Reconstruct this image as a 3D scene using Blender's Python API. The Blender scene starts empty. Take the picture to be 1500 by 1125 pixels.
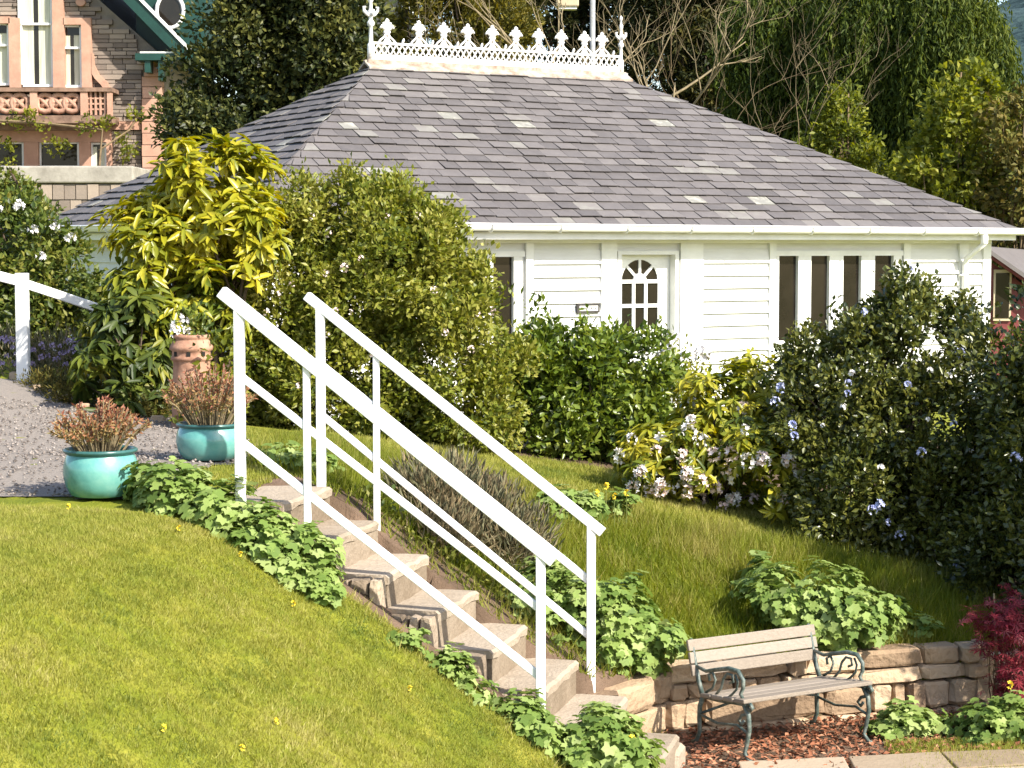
import bpy, math, random
import numpy as np
from mathutils import Matrix, Vector

# ------------------------------------------------------------------ camera, sky, sun, exposure
SC = bpy.context.scene
COL = SC.collection
F, YH, CAMZ = 2900.0, 360.0, 3.3
PH = math.atan((562.5 - YH) / F)
cam = bpy.data.cameras.new('camera'); camo = bpy.data.objects.new('camera', cam); COL.objects.link(camo)
cam.sensor_width = 36.0; cam.lens = 36.0 * F / 1500.0; cam.clip_start = 0.1; cam.clip_end = 4000
camo.location = (0, 0, CAMZ); camo.rotation_euler = (math.pi / 2 - PH, 0, 0)
SC.camera = camo
SUN_EL, SUN_X, SUN_Y = math.radians(39), 0.74, -0.673
w = bpy.data.worlds.new('World'); SC.world = w; w.use_nodes = True
nt = w.node_tree; bg = nt.nodes['Background']; sky = nt.nodes.new('ShaderNodeTexSky')
sky.sky_type = 'NISHITA'; sky.sun_disc = False; sky.sun_elevation = SUN_EL
sky.sun_rotation = math.atan2(SUN_X, SUN_Y); sky.air_density = 1.0; sky.dust_density = 1.5
nt.links.new(sky.outputs[0], bg.inputs[0]); bg.inputs[1].default_value = 0.13
sl = bpy.data.lights.new('sun', 'SUN'); sl.energy = 4.6; sl.angle = math.radians(0.6); sl.color = (1.0, 0.94, 0.83)
so = bpy.data.objects.new('sun', sl); COL.objects.link(so)
sd = Vector((SUN_X * math.cos(SUN_EL), SUN_Y * math.cos(SUN_EL), math.sin(SUN_EL)))
so.rotation_euler = sd.to_track_quat('Z', 'Y').to_euler(); so.location = (20, -20, 30)
SC.view_settings.view_transform = 'Standard'; SC.view_settings.look = 'None'
SC.view_settings.exposure = 1.18; SC.view_settings.gamma = 1.0
SC.cycles.max_bounces = 6; SC.cycles.transparent_max_bounces = 4

def P(px, py, Y):
    """world point on the plane y=Y seen at photo pixel (px,py)"""
    a = (px - 750) / F; b = (562.5 - py) / F
    dy = math.cos(PH) + b * math.sin(PH); dz = b * math.cos(PH) - math.sin(PH)
    k = Y / dy
    return Vector((a * k, Y, CAMZ + dz * k))
def G(px, py, z):
    a = (px - 750) / F; b = (562.5 - py) / F
    dy = math.cos(PH) + b * math.sin(PH); dz = b * math.cos(PH) - math.sin(PH)
    k = (z - CAMZ) / dz
    return Vector((a * k, dy * k, z))
def S(Y): return Y / F           # metres per photo pixel at depth Y

# ------------------------------------------------------------------ materials
MATS = {}
def _n(nt, t, **kw):
    n = nt.nodes.new(t)
    for k, v in kw.items(): setattr(n, k, v)
    return n
def ramp(nt, fac, cols):
    r = _n(nt, 'ShaderNodeValToRGB'); el = r.color_ramp.elements
    while len(el) < len(cols): el.new(0.5)
    for e, (p, c) in zip(el, cols): e.position = p; e.color = (*c, 1)
    nt.links.new(fac, r.inputs[0]); return r.outputs[0]
def plain(name, cols, scale=8.0, rough=0.7, bump=0.0, bscale=40.0, spec=0.3, metal=0.0, attr=False, detail=6.0, dist=0.01, stretch=None, coat=0.0):
    m = bpy.data.materials.new(name); m.use_nodes = True; nt = m.node_tree; b = nt.nodes['Principled BSDF']
    tc = _n(nt, 'ShaderNodeTexCoord'); co = tc.outputs['Object']
    if stretch:
        mp = _n(nt, 'ShaderNodeMapping'); mp.inputs['Scale'].default_value = stretch; nt.links.new(co, mp.inputs[0]); co = mp.outputs[0]
    no = _n(nt, 'ShaderNodeTexNoise'); no.inputs['Scale'].default_value = scale; no.inputs['Detail'].default_value = detail
    no.inputs['Roughness'].default_value = 0.65; nt.links.new(co, no.inputs['Vector'])
    if not isinstance(cols[0][0], (int, float)): raise ValueError
    if not isinstance(cols[0][1], tuple):
        n = len(cols); cols = [(0.3 + 0.4 * i / max(1, n - 1), c) for i, c in enumerate(cols)]
    fac = no.outputs['Fac']
    if attr:
        at = _n(nt, 'ShaderNodeAttribute'); at.attribute_name = 'rnd'
        mx = _n(nt, 'ShaderNodeMath', operation='MULTIPLY_ADD'); mx.inputs[1].default_value = 0.55; mx.inputs[2].default_value = -0.275
        nt.links.new(fac, mx.inputs[0])
        ad = _n(nt, 'ShaderNodeMath', operation='ADD'); nt.links.new(at.outputs['Fac'], ad.inputs[0]); nt.links.new(mx.outputs[0], ad.inputs[1]); fac = ad.outputs[0]
    nt.links.new(ramp(nt, fac, cols), b.inputs['Base Color'])
    b.inputs['Roughness'].default_value = rough; b.inputs['Specular IOR Level'].default_value = spec; b.inputs['Metallic'].default_value = metal
    b.inputs['Coat Weight'].default_value = coat
    if bump:
        n2 = _n(nt, 'ShaderNodeTexNoise'); n2.inputs['Scale'].default_value = bscale; n2.inputs['Detail'].default_value = 5; nt.links.new(co, n2.inputs['Vector'])
        bp = _n(nt, 'ShaderNodeBump'); bp.inputs['Strength'].default_value = bump; bp.inputs['Distance'].default_value = dist
        nt.links.new(n2.outputs['Fac'], bp.inputs['Height']); nt.links.new(bp.outputs[0], b.inputs['Normal'])
    MATS[name] = m; return m
def leafmat(name, cols, trans=0.35, rough=0.45, spec=0.35):
    m = bpy.data.materials.new(name); m.use_nodes = True; nt = m.node_tree; b = nt.nodes['Principled BSDF']; out = nt.nodes['Material Output']
    at = _n(nt, 'ShaderNodeAttribute'); at.attribute_name = 'rnd'
    n = len(cols)
    if not isinstance(cols[0][1], tuple): cols = [(0.05 + 0.9 * i / max(1, n - 1), c) for i, c in enumerate(cols)]
    c = ramp(nt, at.outputs['Fac'], cols)
    nt.links.new(c, b.inputs['Base Color']); b.inputs['Roughness'].default_value = rough; b.inputs['Specular IOR Level'].default_value = spec
    t = _n(nt, 'ShaderNodeBsdfTranslucent'); hs = _n(nt, 'ShaderNodeHueSaturation'); hs.inputs['Hue'].default_value = 0.485; hs.inputs['Saturation'].default_value = 1.1; hs.inputs['Value'].default_value = 1.3
    nt.links.new(c, hs.inputs['Color']); nt.links.new(hs.outputs[0], t.inputs[0])
    mx = _n(nt, 'ShaderNodeMixShader'); mx.inputs[0].default_value = trans
    nt.links.new(b.outputs[0], mx.inputs[1]); nt.links.new(t.outputs[0], mx.inputs[2]); nt.links.new(mx.outputs[0], out.inputs['Surface'])
    MATS[name] = m; return m

plain('white_paint', [(0.66, 0.66, 0.64), (0.80, 0.80, 0.78)], 3, 0.45, 0.15, 25, 0.4)
plain('white_board', [(0.60, 0.60, 0.585), (0.70, 0.70, 0.685)], 2.5, 0.55, 0.25, 30, stretch=(1, 1, 6))
plain('white_iron', [(0.34, 0.27, 0.20), (0.74, 0.73, 0.71), (0.82, 0.82, 0.80)], 14, 0.5, 0.2, 60)
plain('white_rail', [(0.70, 0.70, 0.69), (0.82, 0.82, 0.81)], 5, 0.38, 0.1, 30, 0.45)
plain('gutter_white', [(0.72, 0.71, 0.68), (0.82, 0.82, 0.80)], 2, 0.35, 0.05, 20, 0.5)
plain('dark_glass', [(0.010, 0.008, 0.006), (0.024, 0.019, 0.014)], 1.5, 0.08, 0.0, 10, 0.35)
plain('slate', [(0.0, (0.080, 0.072, 0.071)), (0.45, (0.128, 0.115, 0.112)), (0.75, (0.165, 0.150, 0.142)), (0.93, (0.21, 0.205, 0.18)), (1.0, (0.34, 0.32, 0.28))], 7, 0.62, 0.5, 22, 0.35, attr=True, dist=0.006)
plain('slate_deck', [(0.03, 0.03, 0.032), (0.05, 0.05, 0.05)], 6, 0.8)
plain('ridge_lead', [(0.16, 0.10, 0.065), (0.33, 0.27, 0.22), (0.42, 0.40, 0.37)], 6, 0.7, 0.4, 20)
plain('sandstone', [(0.34, 0.19, 0.135), (0.48, 0.29, 0.21)], 3, 0.85, 0.4, 30, 0.2)
plain('old_sandstone', [(0.11, 0.07, 0.05), (0.28, 0.18, 0.13)], 5, 0.9, 0.5, 30, 0.2)
plain('wall_stone', [(0.0, (0.13, 0.105, 0.09)), (0.5, (0.24, 0.195, 0.16)), (1.0, (0.36, 0.29, 0.23))], 2.5, 0.9, 0.5, 20, 0.2, attr=True)
plain('mortar', [(0.20, 0.17, 0.14), (0.28, 0.24, 0.20)], 8, 0.95, 0.4, 50, 0.1)
plain('green_paint', [(0.006, 0.032, 0.026), (0.010, 0.050, 0.039)], 6, 0.45, 0.1, 30, 0.4)
plain('curtain', [(0.34, 0.35, 0.26), (0.62, 0.62, 0.50)], 4, 0.9, stretch=(6, 6, 0.3))
plain('terrace_stone', [(0.22, 0.20, 0.17), (0.40, 0.37, 0.32)], 3, 0.9, 0.5, 18, 0.2)
plain('concrete', [(0.0, (0.10, 0.078, 0.053)), (0.3, (0.19, 0.148, 0.105)), (0.6, (0.32, 0.262, 0.20)), (1.0, (0.43, 0.36, 0.285))], 6, 0.9, 0.9, 38, 0.2, attr=True, dist=0.012)
plain('riser_stone', [(0.0, (0.11, 0.085, 0.06)), (0.5, (0.27, 0.21, 0.155)), (1.0, (0.44, 0.36, 0.27))], 13, 0.95, 0.9, 30, 0.15, attr=True, dist=0.02)
plain('garden_stone', [(0.0, (0.15, 0.10, 0.065)), (0.5, (0.36, 0.255, 0.165)), (1.0, (0.50, 0.38, 0.26))], 8, 0.95, 0.9, 26, 0.15, attr=True, dist=0.02)
plain('flagstone', [(0.0, (0.24, 0.18, 0.12)), (1.0, (0.42, 0.34, 0.25))], 5, 0.9, 0.5, 30, 0.2, attr=True)
plain('gravel', [(0.0, (0.10, 0.085, 0.075)), (0.5, (0.23, 0.20, 0.175)), (1.0, (0.40, 0.36, 0.32))], 90, 0.95, 0.9, 120, 0.1, dist=0.01)
plain('pebble', [(0.0, (0.09, 0.075, 0.065)), (0.5, (0.20, 0.17, 0.15)), (1.0, (0.32, 0.28, 0.25))], 20, 0.9, 0, 120, 0.2, attr=True)
plain('bark', [(0.055, 0.04, 0.03), (0.13, 0.095, 0.07)], 12, 0.9, 0.7, 30, 0.1, stretch=(3, 3, 0.6))
plain('pale_bark', [(0.13, 0.105, 0.06), (0.27, 0.215, 0.13)], 9, 0.9, 0.5, 30, 0.1)
plain('twig', [(0.10, 0.07, 0.04), (0.20, 0.145, 0.08)], 12, 0.9)
plain('bark_chip', [(0.0, (0.10, 0.04, 0.022)), (0.5, (0.27, 0.11, 0.06)), (1.0, (0.42, 0.23, 0.14))], 30, 0.95, 0, 10, 0.1, attr=True)
plain('soil', [(0.06, 0.042, 0.028), (0.13, 0.09, 0.06)], 14, 0.95, 0.8, 60, 0.1)
plain('weathered_wood', [(0.0, (0.12, 0.095, 0.075)), (0.4, (0.24, 0.20, 0.16)), (0.7, (0.33, 0.28, 0.235)), (1.0, (0.42, 0.37, 0.32))], 9, 0.8, 0.5, 24, 0.25, attr=True, stretch=(0.7, 9, 9))
plain('cast_iron', [(0.022, 0.042, 0.036), (0.075, 0.10, 0.088), (0.20, 0.215, 0.185)], 26, 0.5, 0.3, 60, 0.5)
plain('turquoise_glaze', [(0.055, 0.20, 0.19), (0.105, 0.31, 0.28), (0.17, 0.37, 0.32)], 5, 0.22, 0.1, 18, 0.55, coat=0.4)
plain('glaze_rim', [(0.02, 0.075, 0.072), (0.05, 0.14, 0.13)], 8, 0.28, 0.1, 20, 0.5)
plain('terracotta', [(0.20, 0.10, 0.065), (0.36, 0.20, 0.135), (0.42, 0.26, 0.18)], 6, 0.85, 0.3, 40, 0.2)
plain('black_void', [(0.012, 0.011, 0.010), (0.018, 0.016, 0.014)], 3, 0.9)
plain('sign_dark', [(0.03, 0.027, 0.025), (0.06, 0.055, 0.05)], 8, 0.5)
plain('maroon', [(0.12, 0.025, 0.028), (0.19, 0.045, 0.045)], 6, 0.5)
plain('steel', [(0.20, 0.21, 0.21), (0.32, 0.33, 0.33)], 8, 0.45, 0.1, 30, 0.5)
plain('cream', [(0.42, 0.34, 0.22), (0.56, 0.47, 0.33)], 4, 0.8)
plain('petal_white', [(0.70, 0.66, 0.64), (0.82, 0.80, 0.78)], 30, 0.7)
plain('petal_pink', [(0.66, 0.46, 0.42), (0.80, 0.72, 0.68)], 24, 0.7)
plain('petal_yellow', [(0.72, 0.50, 0.02), (0.80, 0.62, 0.05)], 24, 0.7)
plain('petal_blue', [(0.34, 0.37, 0.60), (0.52, 0.55, 0.76)], 24, 0.7)
plain('petal_purple', [(0.22, 0.17, 0.30), (0.38, 0.32, 0.46)], 24, 0.7)
plain('hill_forest', [(0.012, 0.026, 0.028), (0.035, 0.06, 0.06), (0.05, 0.075, 0.085)], 0.05, 0.95, 0.8, 0.12, 0.1, dist=6)  # bluish cast of distance haze put into the forest colour

leafmat('leaf_privet', [(0.05, 0.075, 0.012), (0.125, 0.155, 0.018), (0.21, 0.225, 0.028), (0.30, 0.29, 0.06)], 0.35)
leafmat('leaf_glossy', [(0.035, 0.06, 0.010), (0.085, 0.13, 0.016), (0.15, 0.20, 0.024), (0.25, 0.29, 0.05)], 0.3, 0.3, 0.5)
leafmat('leaf_dark', [(0.022, 0.034, 0.010), (0.05, 0.066, 0.014), (0.10, 0.112, 0.020), (0.17, 0.17, 0.035)], 0.22, 0.32, 0.5)
leafmat('leaf_yellow', [(0.10, 0.14, 0.014), (0.23, 0.24, 0.016), (0.37, 0.34, 0.02), (0.50, 0.42, 0.035)], 0.35, 0.35, 0.45)
leafmat('leaf_rhodo', [(0.05, 0.08, 0.012), (0.13, 0.165, 0.018), (0.26, 0.27, 0.022), (0.40, 0.36, 0.035)], 0.32, 0.35, 0.45)
leafmat('leaf_rhodo_green', [(0.03, 0.05, 0.010), (0.07, 0.095, 0.016), (0.13, 0.155, 0.022), (0.22, 0.21, 0.03)], 0.3, 0.45, 0.3)
leafmat('leaf_geranium', [(0.09, 0.15, 0.030), (0.17, 0.25, 0.055), (0.25, 0.33, 0.09), (0.34, 0.41, 0.15)], 0.35, 0.55, 0.25)
leafmat('leaf_rose', [(0.035, 0.060, 0.012), (0.08, 0.115, 0.02), (0.15, 0.175, 0.03), (0.24, 0.23, 0.05)], 0.35)
leafmat('leaf_red', [(0.07, 0.010, 0.016), (0.16, 0.018, 0.030), (0.26, 0.035, 0.045), (0.36, 0.08, 0.08)], 0.35)
leafmat('leaf_sedum', [(0.13, 0.045, 0.032), (0.27, 0.105, 0.065), (0.36, 0.17, 0.085), (0.30, 0.24, 0.09)], 0.3)
leafmat('leaf_holly', [(0.012, 0.020, 0.008), (0.026, 0.038, 0.012), (0.06, 0.07, 0.018), (0.14, 0.14, 0.035)], 0.25, 0.45, 0.25)
leafmat('leaf_conifer', [(0.012, 0.018, 0.008), (0.028, 0.036, 0.012), (0.055, 0.058, 0.016), (0.10, 0.085, 0.02)], 0.2, 0.6, 0.2)
leafmat('leaf_gold_conifer', [(0.04, 0.045, 0.010), (0.09, 0.085, 0.014), (0.16, 0.135, 0.018), (0.22, 0.18, 0.03)], 0.3, 0.6, 0.2)
leafmat('leaf_weeping', [(0.018, 0.034, 0.008), (0.042, 0.068, 0.012), (0.085, 0.115, 0.016), (0.14, 0.165, 0.026)], 0.4, 0.6, 0.2)
leafmat('leaf_spring', [(0.06, 0.08, 0.012), (0.13, 0.155, 0.018), (0.22, 0.24, 0.025), (0.32, 0.31, 0.05)], 0.45, 0.5, 0.3)
leafmat('leaf_lavender', [(0.08, 0.085, 0.055), (0.15, 0.155, 0.09), (0.23, 0.22, 0.13), (0.30, 0.24, 0.14)], 0.3, 0.7, 0.1)
leafmat('leaf_juniper', [(0.04, 0.04, 0.012), (0.09, 0.085, 0.02), (0.15, 0.115, 0.025), (0.13, 0.14, 0.03)], 0.25, 0.6, 0.2)
leafmat('grass_blade', [(0.12, 0.165, 0.028), (0.225, 0.245, 0.038), (0.32, 0.315, 0.060), (0.42, 0.38, 0.14)], 0.4, 0.55, 0.25)
leafmat('grass_long', [(0.06, 0.095, 0.010), (0.12, 0.165, 0.014), (0.20, 0.225, 0.022), (0.36, 0.32, 0.10)], 0.45, 0.55, 0.25)

# the ground: turf, soil where the borders are
def ground_mat():
    m = bpy.data.materials.new('ground'); m.use_nodes = True; nt = m.node_tree; b = nt.nodes['Principled BSDF']
    tc = _n(nt, 'ShaderNodeTexCoord')
    n1 = _n(nt, 'ShaderNodeTexNoise'); n1.inputs['Scale'].default_value = 3.0; n1.inputs['Detail'].default_value = 8; nt.links.new(tc.outputs['Object'], n1.inputs['Vector'])
    turf = ramp(nt, n1.outputs['Fac'], [(0.3, (0.10, 0.125, 0.014)), (0.5, (0.17, 0.185, 0.018)), (0.7, (0.24, 0.225, 0.035))])
    soil = ramp(nt, n1.outputs['Fac'], [(0.3, (0.07, 0.048, 0.032)), (0.7, (0.17, 0.115, 0.08))])
    at = _n(nt, 'ShaderNodeAttribute'); at.attribute_name = 'soil'
    mx = _n(nt, 'ShaderNodeMix', data_type='RGBA'); nt.links.new(at.outputs['Fac'], mx.inputs[0]); nt.links.new(turf, mx.inputs[6]); nt.links.new(soil, mx.inputs[7])
    nt.links.new(mx.outputs[2], b.inputs['Base Color']); b.inputs['Roughness'].default_value = 0.95; b.inputs['Specular IOR Level'].default_value = 0.1
    n2 = _n(nt, 'ShaderNodeTexNoise'); n2.inputs['Scale'].default_value = 60; n2.inputs['Detail'].default_value = 4; nt.links.new(tc.outputs['Object'], n2.inputs['Vector'])
    bp = _n(nt, 'ShaderNodeBump'); bp.inputs['Strength'].default_value = 0.8; bp.inputs['Distance'].default_value = 0.02
    nt.links.new(n2.outputs['Fac'], bp.inputs['Height']); nt.links.new(bp.outputs[0], b.inputs['Normal'])
    MATS['ground'] = m
ground_mat()

# ------------------------------------------------------------------ building helpers
def tag(o, label=None, cat=None, group=None, kind=None):
    if label: o['label'] = label
    if cat: o['category'] = cat
    if group: o['group'] = group
    if kind: o['kind'] = kind
    return o
ROOTM = {}
def thing(name, label, cat, loc=(0, 0, 0), group=None, rz=0.0):
    o = bpy.data.objects.new(name, None); COL.objects.link(o); o.empty_display_size = 0.2
    o.location = loc; o.rotation_euler = (0, 0, rz)
    ROOTM[o.name] = Matrix.Translation(Vector(loc)) @ Matrix.Rotation(rz, 4, 'Z')
    return tag(o, label, cat, group)
def adopt(o, parent):
    """parent o, keeping the world placement it was given"""
    if parent is not None:
        o.parent = parent
        m = ROOTM.get(parent.name)
        if m is not None: o.matrix_parent_inverse = m.inverted()
    return o
def place(name, me, parent=None, mat4=None, kind=None):
    """an object of mesh me; mat4 is its world matrix"""
    o = bpy.data.objects.new(name, me); COL.objects.link(o)
    m = mat4 if mat4 is not None else Matrix.Identity(4)
    if parent is not None:
        o.parent = parent
        pm = ROOTM.get(parent.name, Matrix.Identity(4))
        o.matrix_parent_inverse = pm.inverted()
    o.matrix_basis = m
    ROOTM[o.name] = m
    if kind: o['kind'] = kind
    return o
class MB:
    def __init__(self): self.v = []; self.f = []; self.r = []
    def add(self, vs, fs, rnd=0.5):
        b = len(self.v); self.v += [tuple(x) for x in vs]; self.f += [tuple(i + b for i in f) for f in fs]; self.r += [rnd] * len(vs); return self
    def frame(self, o, ax, ay, az, rnd=0.5, taper=0.0):
        """box from corner-centre o with full axis vectors ax ay az (o is the centre)"""
        o, ax, ay, az = Vector(o), Vector(ax) / 2, Vector(ay) / 2, Vector(az) / 2
        vs = []
        for k in (-1, 1):
            t = 1 - taper if k > 0 else 1
            for i, j in ((-1, -1), (1, -1), (1, 1), (-1, 1)): vs.append(o + ax * i * t + ay * j * t + az * k)
        return self.add(vs, [(3, 2, 1, 0), (4, 5, 6, 7), (0, 1, 5, 4), (1, 2, 6, 5), (2, 3, 7, 6), (3, 0, 4, 7)], rnd)
    def box(self, x0, x1, y0, y1, z0, z1, rnd=0.5):
        return self.frame(((x0 + x1) / 2, (y0 + y1) / 2, (z0 + z1) / 2), (x1 - x0, 0, 0), (0, y1 - y0, 0), (0, 0, z1 - z0), rnd)
    def hull8(self, lo, hi, rnd=0.5):
        return self.add(list(lo) + list(hi), [(3, 2, 1, 0), (4, 5, 6, 7), (0, 1, 5, 4), (1, 2, 6, 5), (2, 3, 7, 6), (3, 0, 4, 7)], rnd)
    def tube(self, pts, rad, seg=6, rnd=0.5, cap=True):
        pts = [Vector(p) for p in pts]; n = len(pts)
        rad = rad if isinstance(rad, (list, tuple)) else [rad] * n
        vs = []; fs = []
        up = Vector((0.13, 0.21, 0.97))
        for i, p in enumerate(pts):
            d = (pts[min(i + 1, n - 1)] - pts[max(i - 1, 0)]).normalized()
            if abs(d.dot(up)) > 0.95: up = Vector((0.9, 0.3, 0.1))
            a = d.cross(up).normalized(); b = a.cross(d)
            up = b
            for k in range(seg):
                t = 2 * math.pi * k / seg; vs.append(p + (a * math.cos(t) + b * math.sin(t)) * rad[i])
        for i in range(n - 1):
            for k in range(seg):
                k2 = (k + 1) % seg; fs.append((i * seg + k, (i + 1) * seg + k, (i + 1) * seg + k2, i * seg + k2))
        if cap: fs += [tuple(range(seg)), tuple(range(n * seg - 1, (n - 1) * seg - 1, -1))]
        return self.add(vs, fs, rnd)
    def lathe(self, c, prof, seg=28, rnd=0.5):
        c = Vector(c); vs = []; fs = []
        for r, z in prof:
            for k in range(seg):
                t = 2 * math.pi * k / seg; vs.append(c + Vector((r * math.cos(t), r * math.sin(t), z)))
        for i in range(len(prof) - 1):
            for k in range(seg):
                k2 = (k + 1) % seg; fs.append((i * seg + k, i * seg + k2, (i + 1) * seg + k2, (i + 1) * seg + k))
        return self.add(vs, fs, rnd)
    def prism(self, pts2, o, ax, ay, az, rnd=0.5):
        """polygon pts2 in axes ax,ay at o, extruded along az (centred)"""
        o, ax, ay, az = Vector(o), Vector(ax), Vector(ay), Vector(az)
        n = len(pts2); vs = [o + ax * x + ay * y - az / 2 for x, y in pts2] + [o + ax * x + ay * y + az / 2 for x, y in pts2]
        fs = [tuple(range(n - 1, -1, -1)), tuple(range(n, 2 * n))] + [(i, (i + 1) % n, n + (i + 1) % n, n + i) for i in range(n)]
        return self.add(vs, fs, rnd)
    def mesh(self, name, mat, smooth=False):
        me = bpy.data.meshes.new(name); me.from_pydata(self.v, [], self.f); me.update()
        a = me.attributes.new('rnd', 'FLOAT', 'POINT'); a.data.foreach_set('value', np.array(self.r, dtype=np.float32))
        me.materials.append(MATS[mat])
        if smooth: me.polygons.foreach_set('use_smooth', [True] * len(me.polygons))
        return me
    def build(self, name, mat, parent=None, smooth=False, kind=None, bevel=0.0):
        o = place(name, self.mesh(name, mat, smooth), parent, None, kind)
        if bevel:
            b = o.modifiers.new('bevel', 'BEVEL'); b.width = bevel; b.segments = 2; b.limit_method = 'ANGLE'
        return o
def stone_box(o, ax, ay, az, rng, jit=0.06, rnd=None):
    """a roughly squared stone: box with jittered corners and chamfered edges (inset rings)"""
    o, ax, ay, az = Vector(o), Vector(ax) / 2, Vector(ay) / 2, Vector(az) / 2
    vs = []
    ring = [(-1, -.72), (-.72, -1), (.72, -1), (1, -.72), (1, .72), (.72, 1), (-.72, 1), (-1, .72)]
    for k, t in ((-1, .86), (-.75, 1), (.75, 1), (1, .86)):
        for i, j in ring:
            q = lambda: 1 + rng.uniform(-jit, jit)
            vs.append(o + ax * i * t * q() + ay * j * t * q() + az * k * q())
    fs = [tuple(range(7, -1, -1)), tuple(range(24, 32))]
    for r in range(3):
        for i in range(8): fs.append((r * 8 + i, r * 8 + (i + 1) % 8, r * 8 + 8 + (i + 1) % 8, r * 8 + 8 + i))
    m = MB(); m.add(vs, fs, rng.random() if rnd is None else rnd); return m

# ------------------------------------------------------------------ terrain
X1, Y1, Z1 = -1.147, 12.38, 1.79          # far corner of the top step
DS = np.array([0.964, -0.265]); DC = np.array([0.265, 0.964]); SLOPE = 0.643
def sc_(X, Y):
    dx, dy = X - X1, Y - Y1
    return dx * DS[0] + dy * DS[1], dx * DC[0] + dy * DC[1]
WALL = [(0.50, 12.02), (1.0, 12.70), (3.19, 13.40), (9.0, 15.2)]
LOW = 0.15
ctl = []
for px, py, Y in ((430, 640, 15.4), (640, 690, 15.0), (900, 728, 15.4), (1100, 788, 15.0), (1250, 818, 14.8), (1380, 872, 14.4),
                  (700, 715, 14.4), (940, 765, 14.6), (1110, 815, 14.3), (1260, 845, 14.2)):
    p = P(px, py, Y); ctl.append((p.x, p.y, p.z))
for s_, z_ in ((0.0, 1.74), (0.35, 1.48), (0.9, 1.11), (1.5, 0.74), (1.9, 0.56)):
    ctl.append((X1 + DS[0] * s_ + DC[0] * 0.12, Y1 + DS[1] * s_ + DC[1] * 0.12, z_))
ctl += [(1.05, 12.95, 0.56), (1.95, 13.2, 0.55), (2.6, 13.4, 0.54), (3.3, 13.6, 0.50), (5.0, 14.2, 0.48), (8.0, 15.2, 0.5)]
ctl += [(-1.4, 12.6, 1.79), (-2.5, 12, 1.80), (-4, 12, 1.82), (-2.5, 14, 1.82), (-4, 15, 1.92), (-4.4, 18, 2.06), (-6, 18, 2.15), (-3, 17.5, 1.80), (-8, 13, 2.0), (-8, 18, 2.3)]
ctl += [(-1.5, 17.5, 1.62), (0.7, 18, 1.36), (1.8, 17.2, 1.18), (3.3, 16, 1.0), (5.5, 17, 0.9), (-3, 21, 1.3), (0, 22.5, 1.24), (3, 24, 1.2), (7, 26.5, 1.15), (9, 22, 1.0), (-7, 26, 1.6), (-12, 22, 2.6), (-10, 34, 3.0), (-14, 42, 3.6), (0, 36, 1.6), (12, 36, 1.4), (-20, 50, 3.8), (0, 55, 2.2), (25, 55, 2.0)]
ctl = np.array(ctl)
def _tps(r2): return 0.5 * r2 * np.log(r2 + 1e-9)
def _fit():
    n = len(ctl); d2 = ((ctl[:, None, :2] - ctl[None, :, :2]) ** 2).sum(2)
    K = _tps(d2) + np.eye(n) * 0.02; Pm = np.c_[np.ones(n), ctl[:, :2]]
    A = np.block([[K, Pm], [Pm.T, np.zeros((3, 3))]])
    return np.linalg.solve(A, np.r_[ctl[:, 2], 0, 0, 0])
TW = _fit()
def _inpoly(X, Y, poly):
    c = np.zeros(X.shape, bool); n = len(poly)
    for i in range(n):
        x0, y0 = poly[i]; x1, y1 = poly[(i + 1) % n]
        t = ((y0 > Y) != (y1 > Y)) & (X < (x1 - x0) * (Y - y0) / (y1 - y0 + 1e-12) + x0); c ^= t
    return c
LOWPOLY = WALL + [(9, -5), (-0.3, -5), (-0.3, 9.0), (0.0, 10.9)]
def ss(x, a, b): t = np.clip((x - a) / (b - a), 0, 1); return t * t * (3 - 2 * t)
def terr(X, Y):
    X = np.asarray(X, float); Y = np.asarray(Y, float); sh = X.shape; X = X.ravel(); Y = Y.ravel()
    s, c = sc_(X, Y)
    Xc, Yc = np.clip(X, -20, 25), np.clip(Y, 8, 55)
    d2 = (Xc[:, None] - ctl[None, :, 0]) ** 2 + (Yc[:, None] - ctl[None, :, 1]) ** 2
    far = _tps(d2) @ TW[:len(ctl)] + TW[-3] + TW[-2] * Xc + TW[-1] * Yc
    k = 7.0
    near = 1.80 - SLOPE * np.log1p(np.exp(np.clip(k * (s + 0.25), -50, 50))) / k
    near = np.maximum(near, LOW)
    under = np.minimum(Z1 - SLOPE * s - 0.42, 1.70)
    t = ss(c, -1.0, 0.0)
    z = near * (1 - t) + far * t
    st = (c > -0.87) & (c < -0.02) & (s > -0.3) & (s < 2.6)
    z = np.where(st, np.minimum(under, z), z)
    low = _inpoly(X, Y, LOWPOLY) & (c > -0.9)
    z = np.where(low, LOW, z)
    z = np.maximum(z, LOW - 0.02)
    # far away the land levels out
    r = np.hypot(X, Y - 20); f = ss(r, 35, 80); z = z * (1 - f) + 2.0 * f
    return z.reshape(sh)
def tz(x, y): return float(terr(np.array([x]), np.array([y]))[0])

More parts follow.
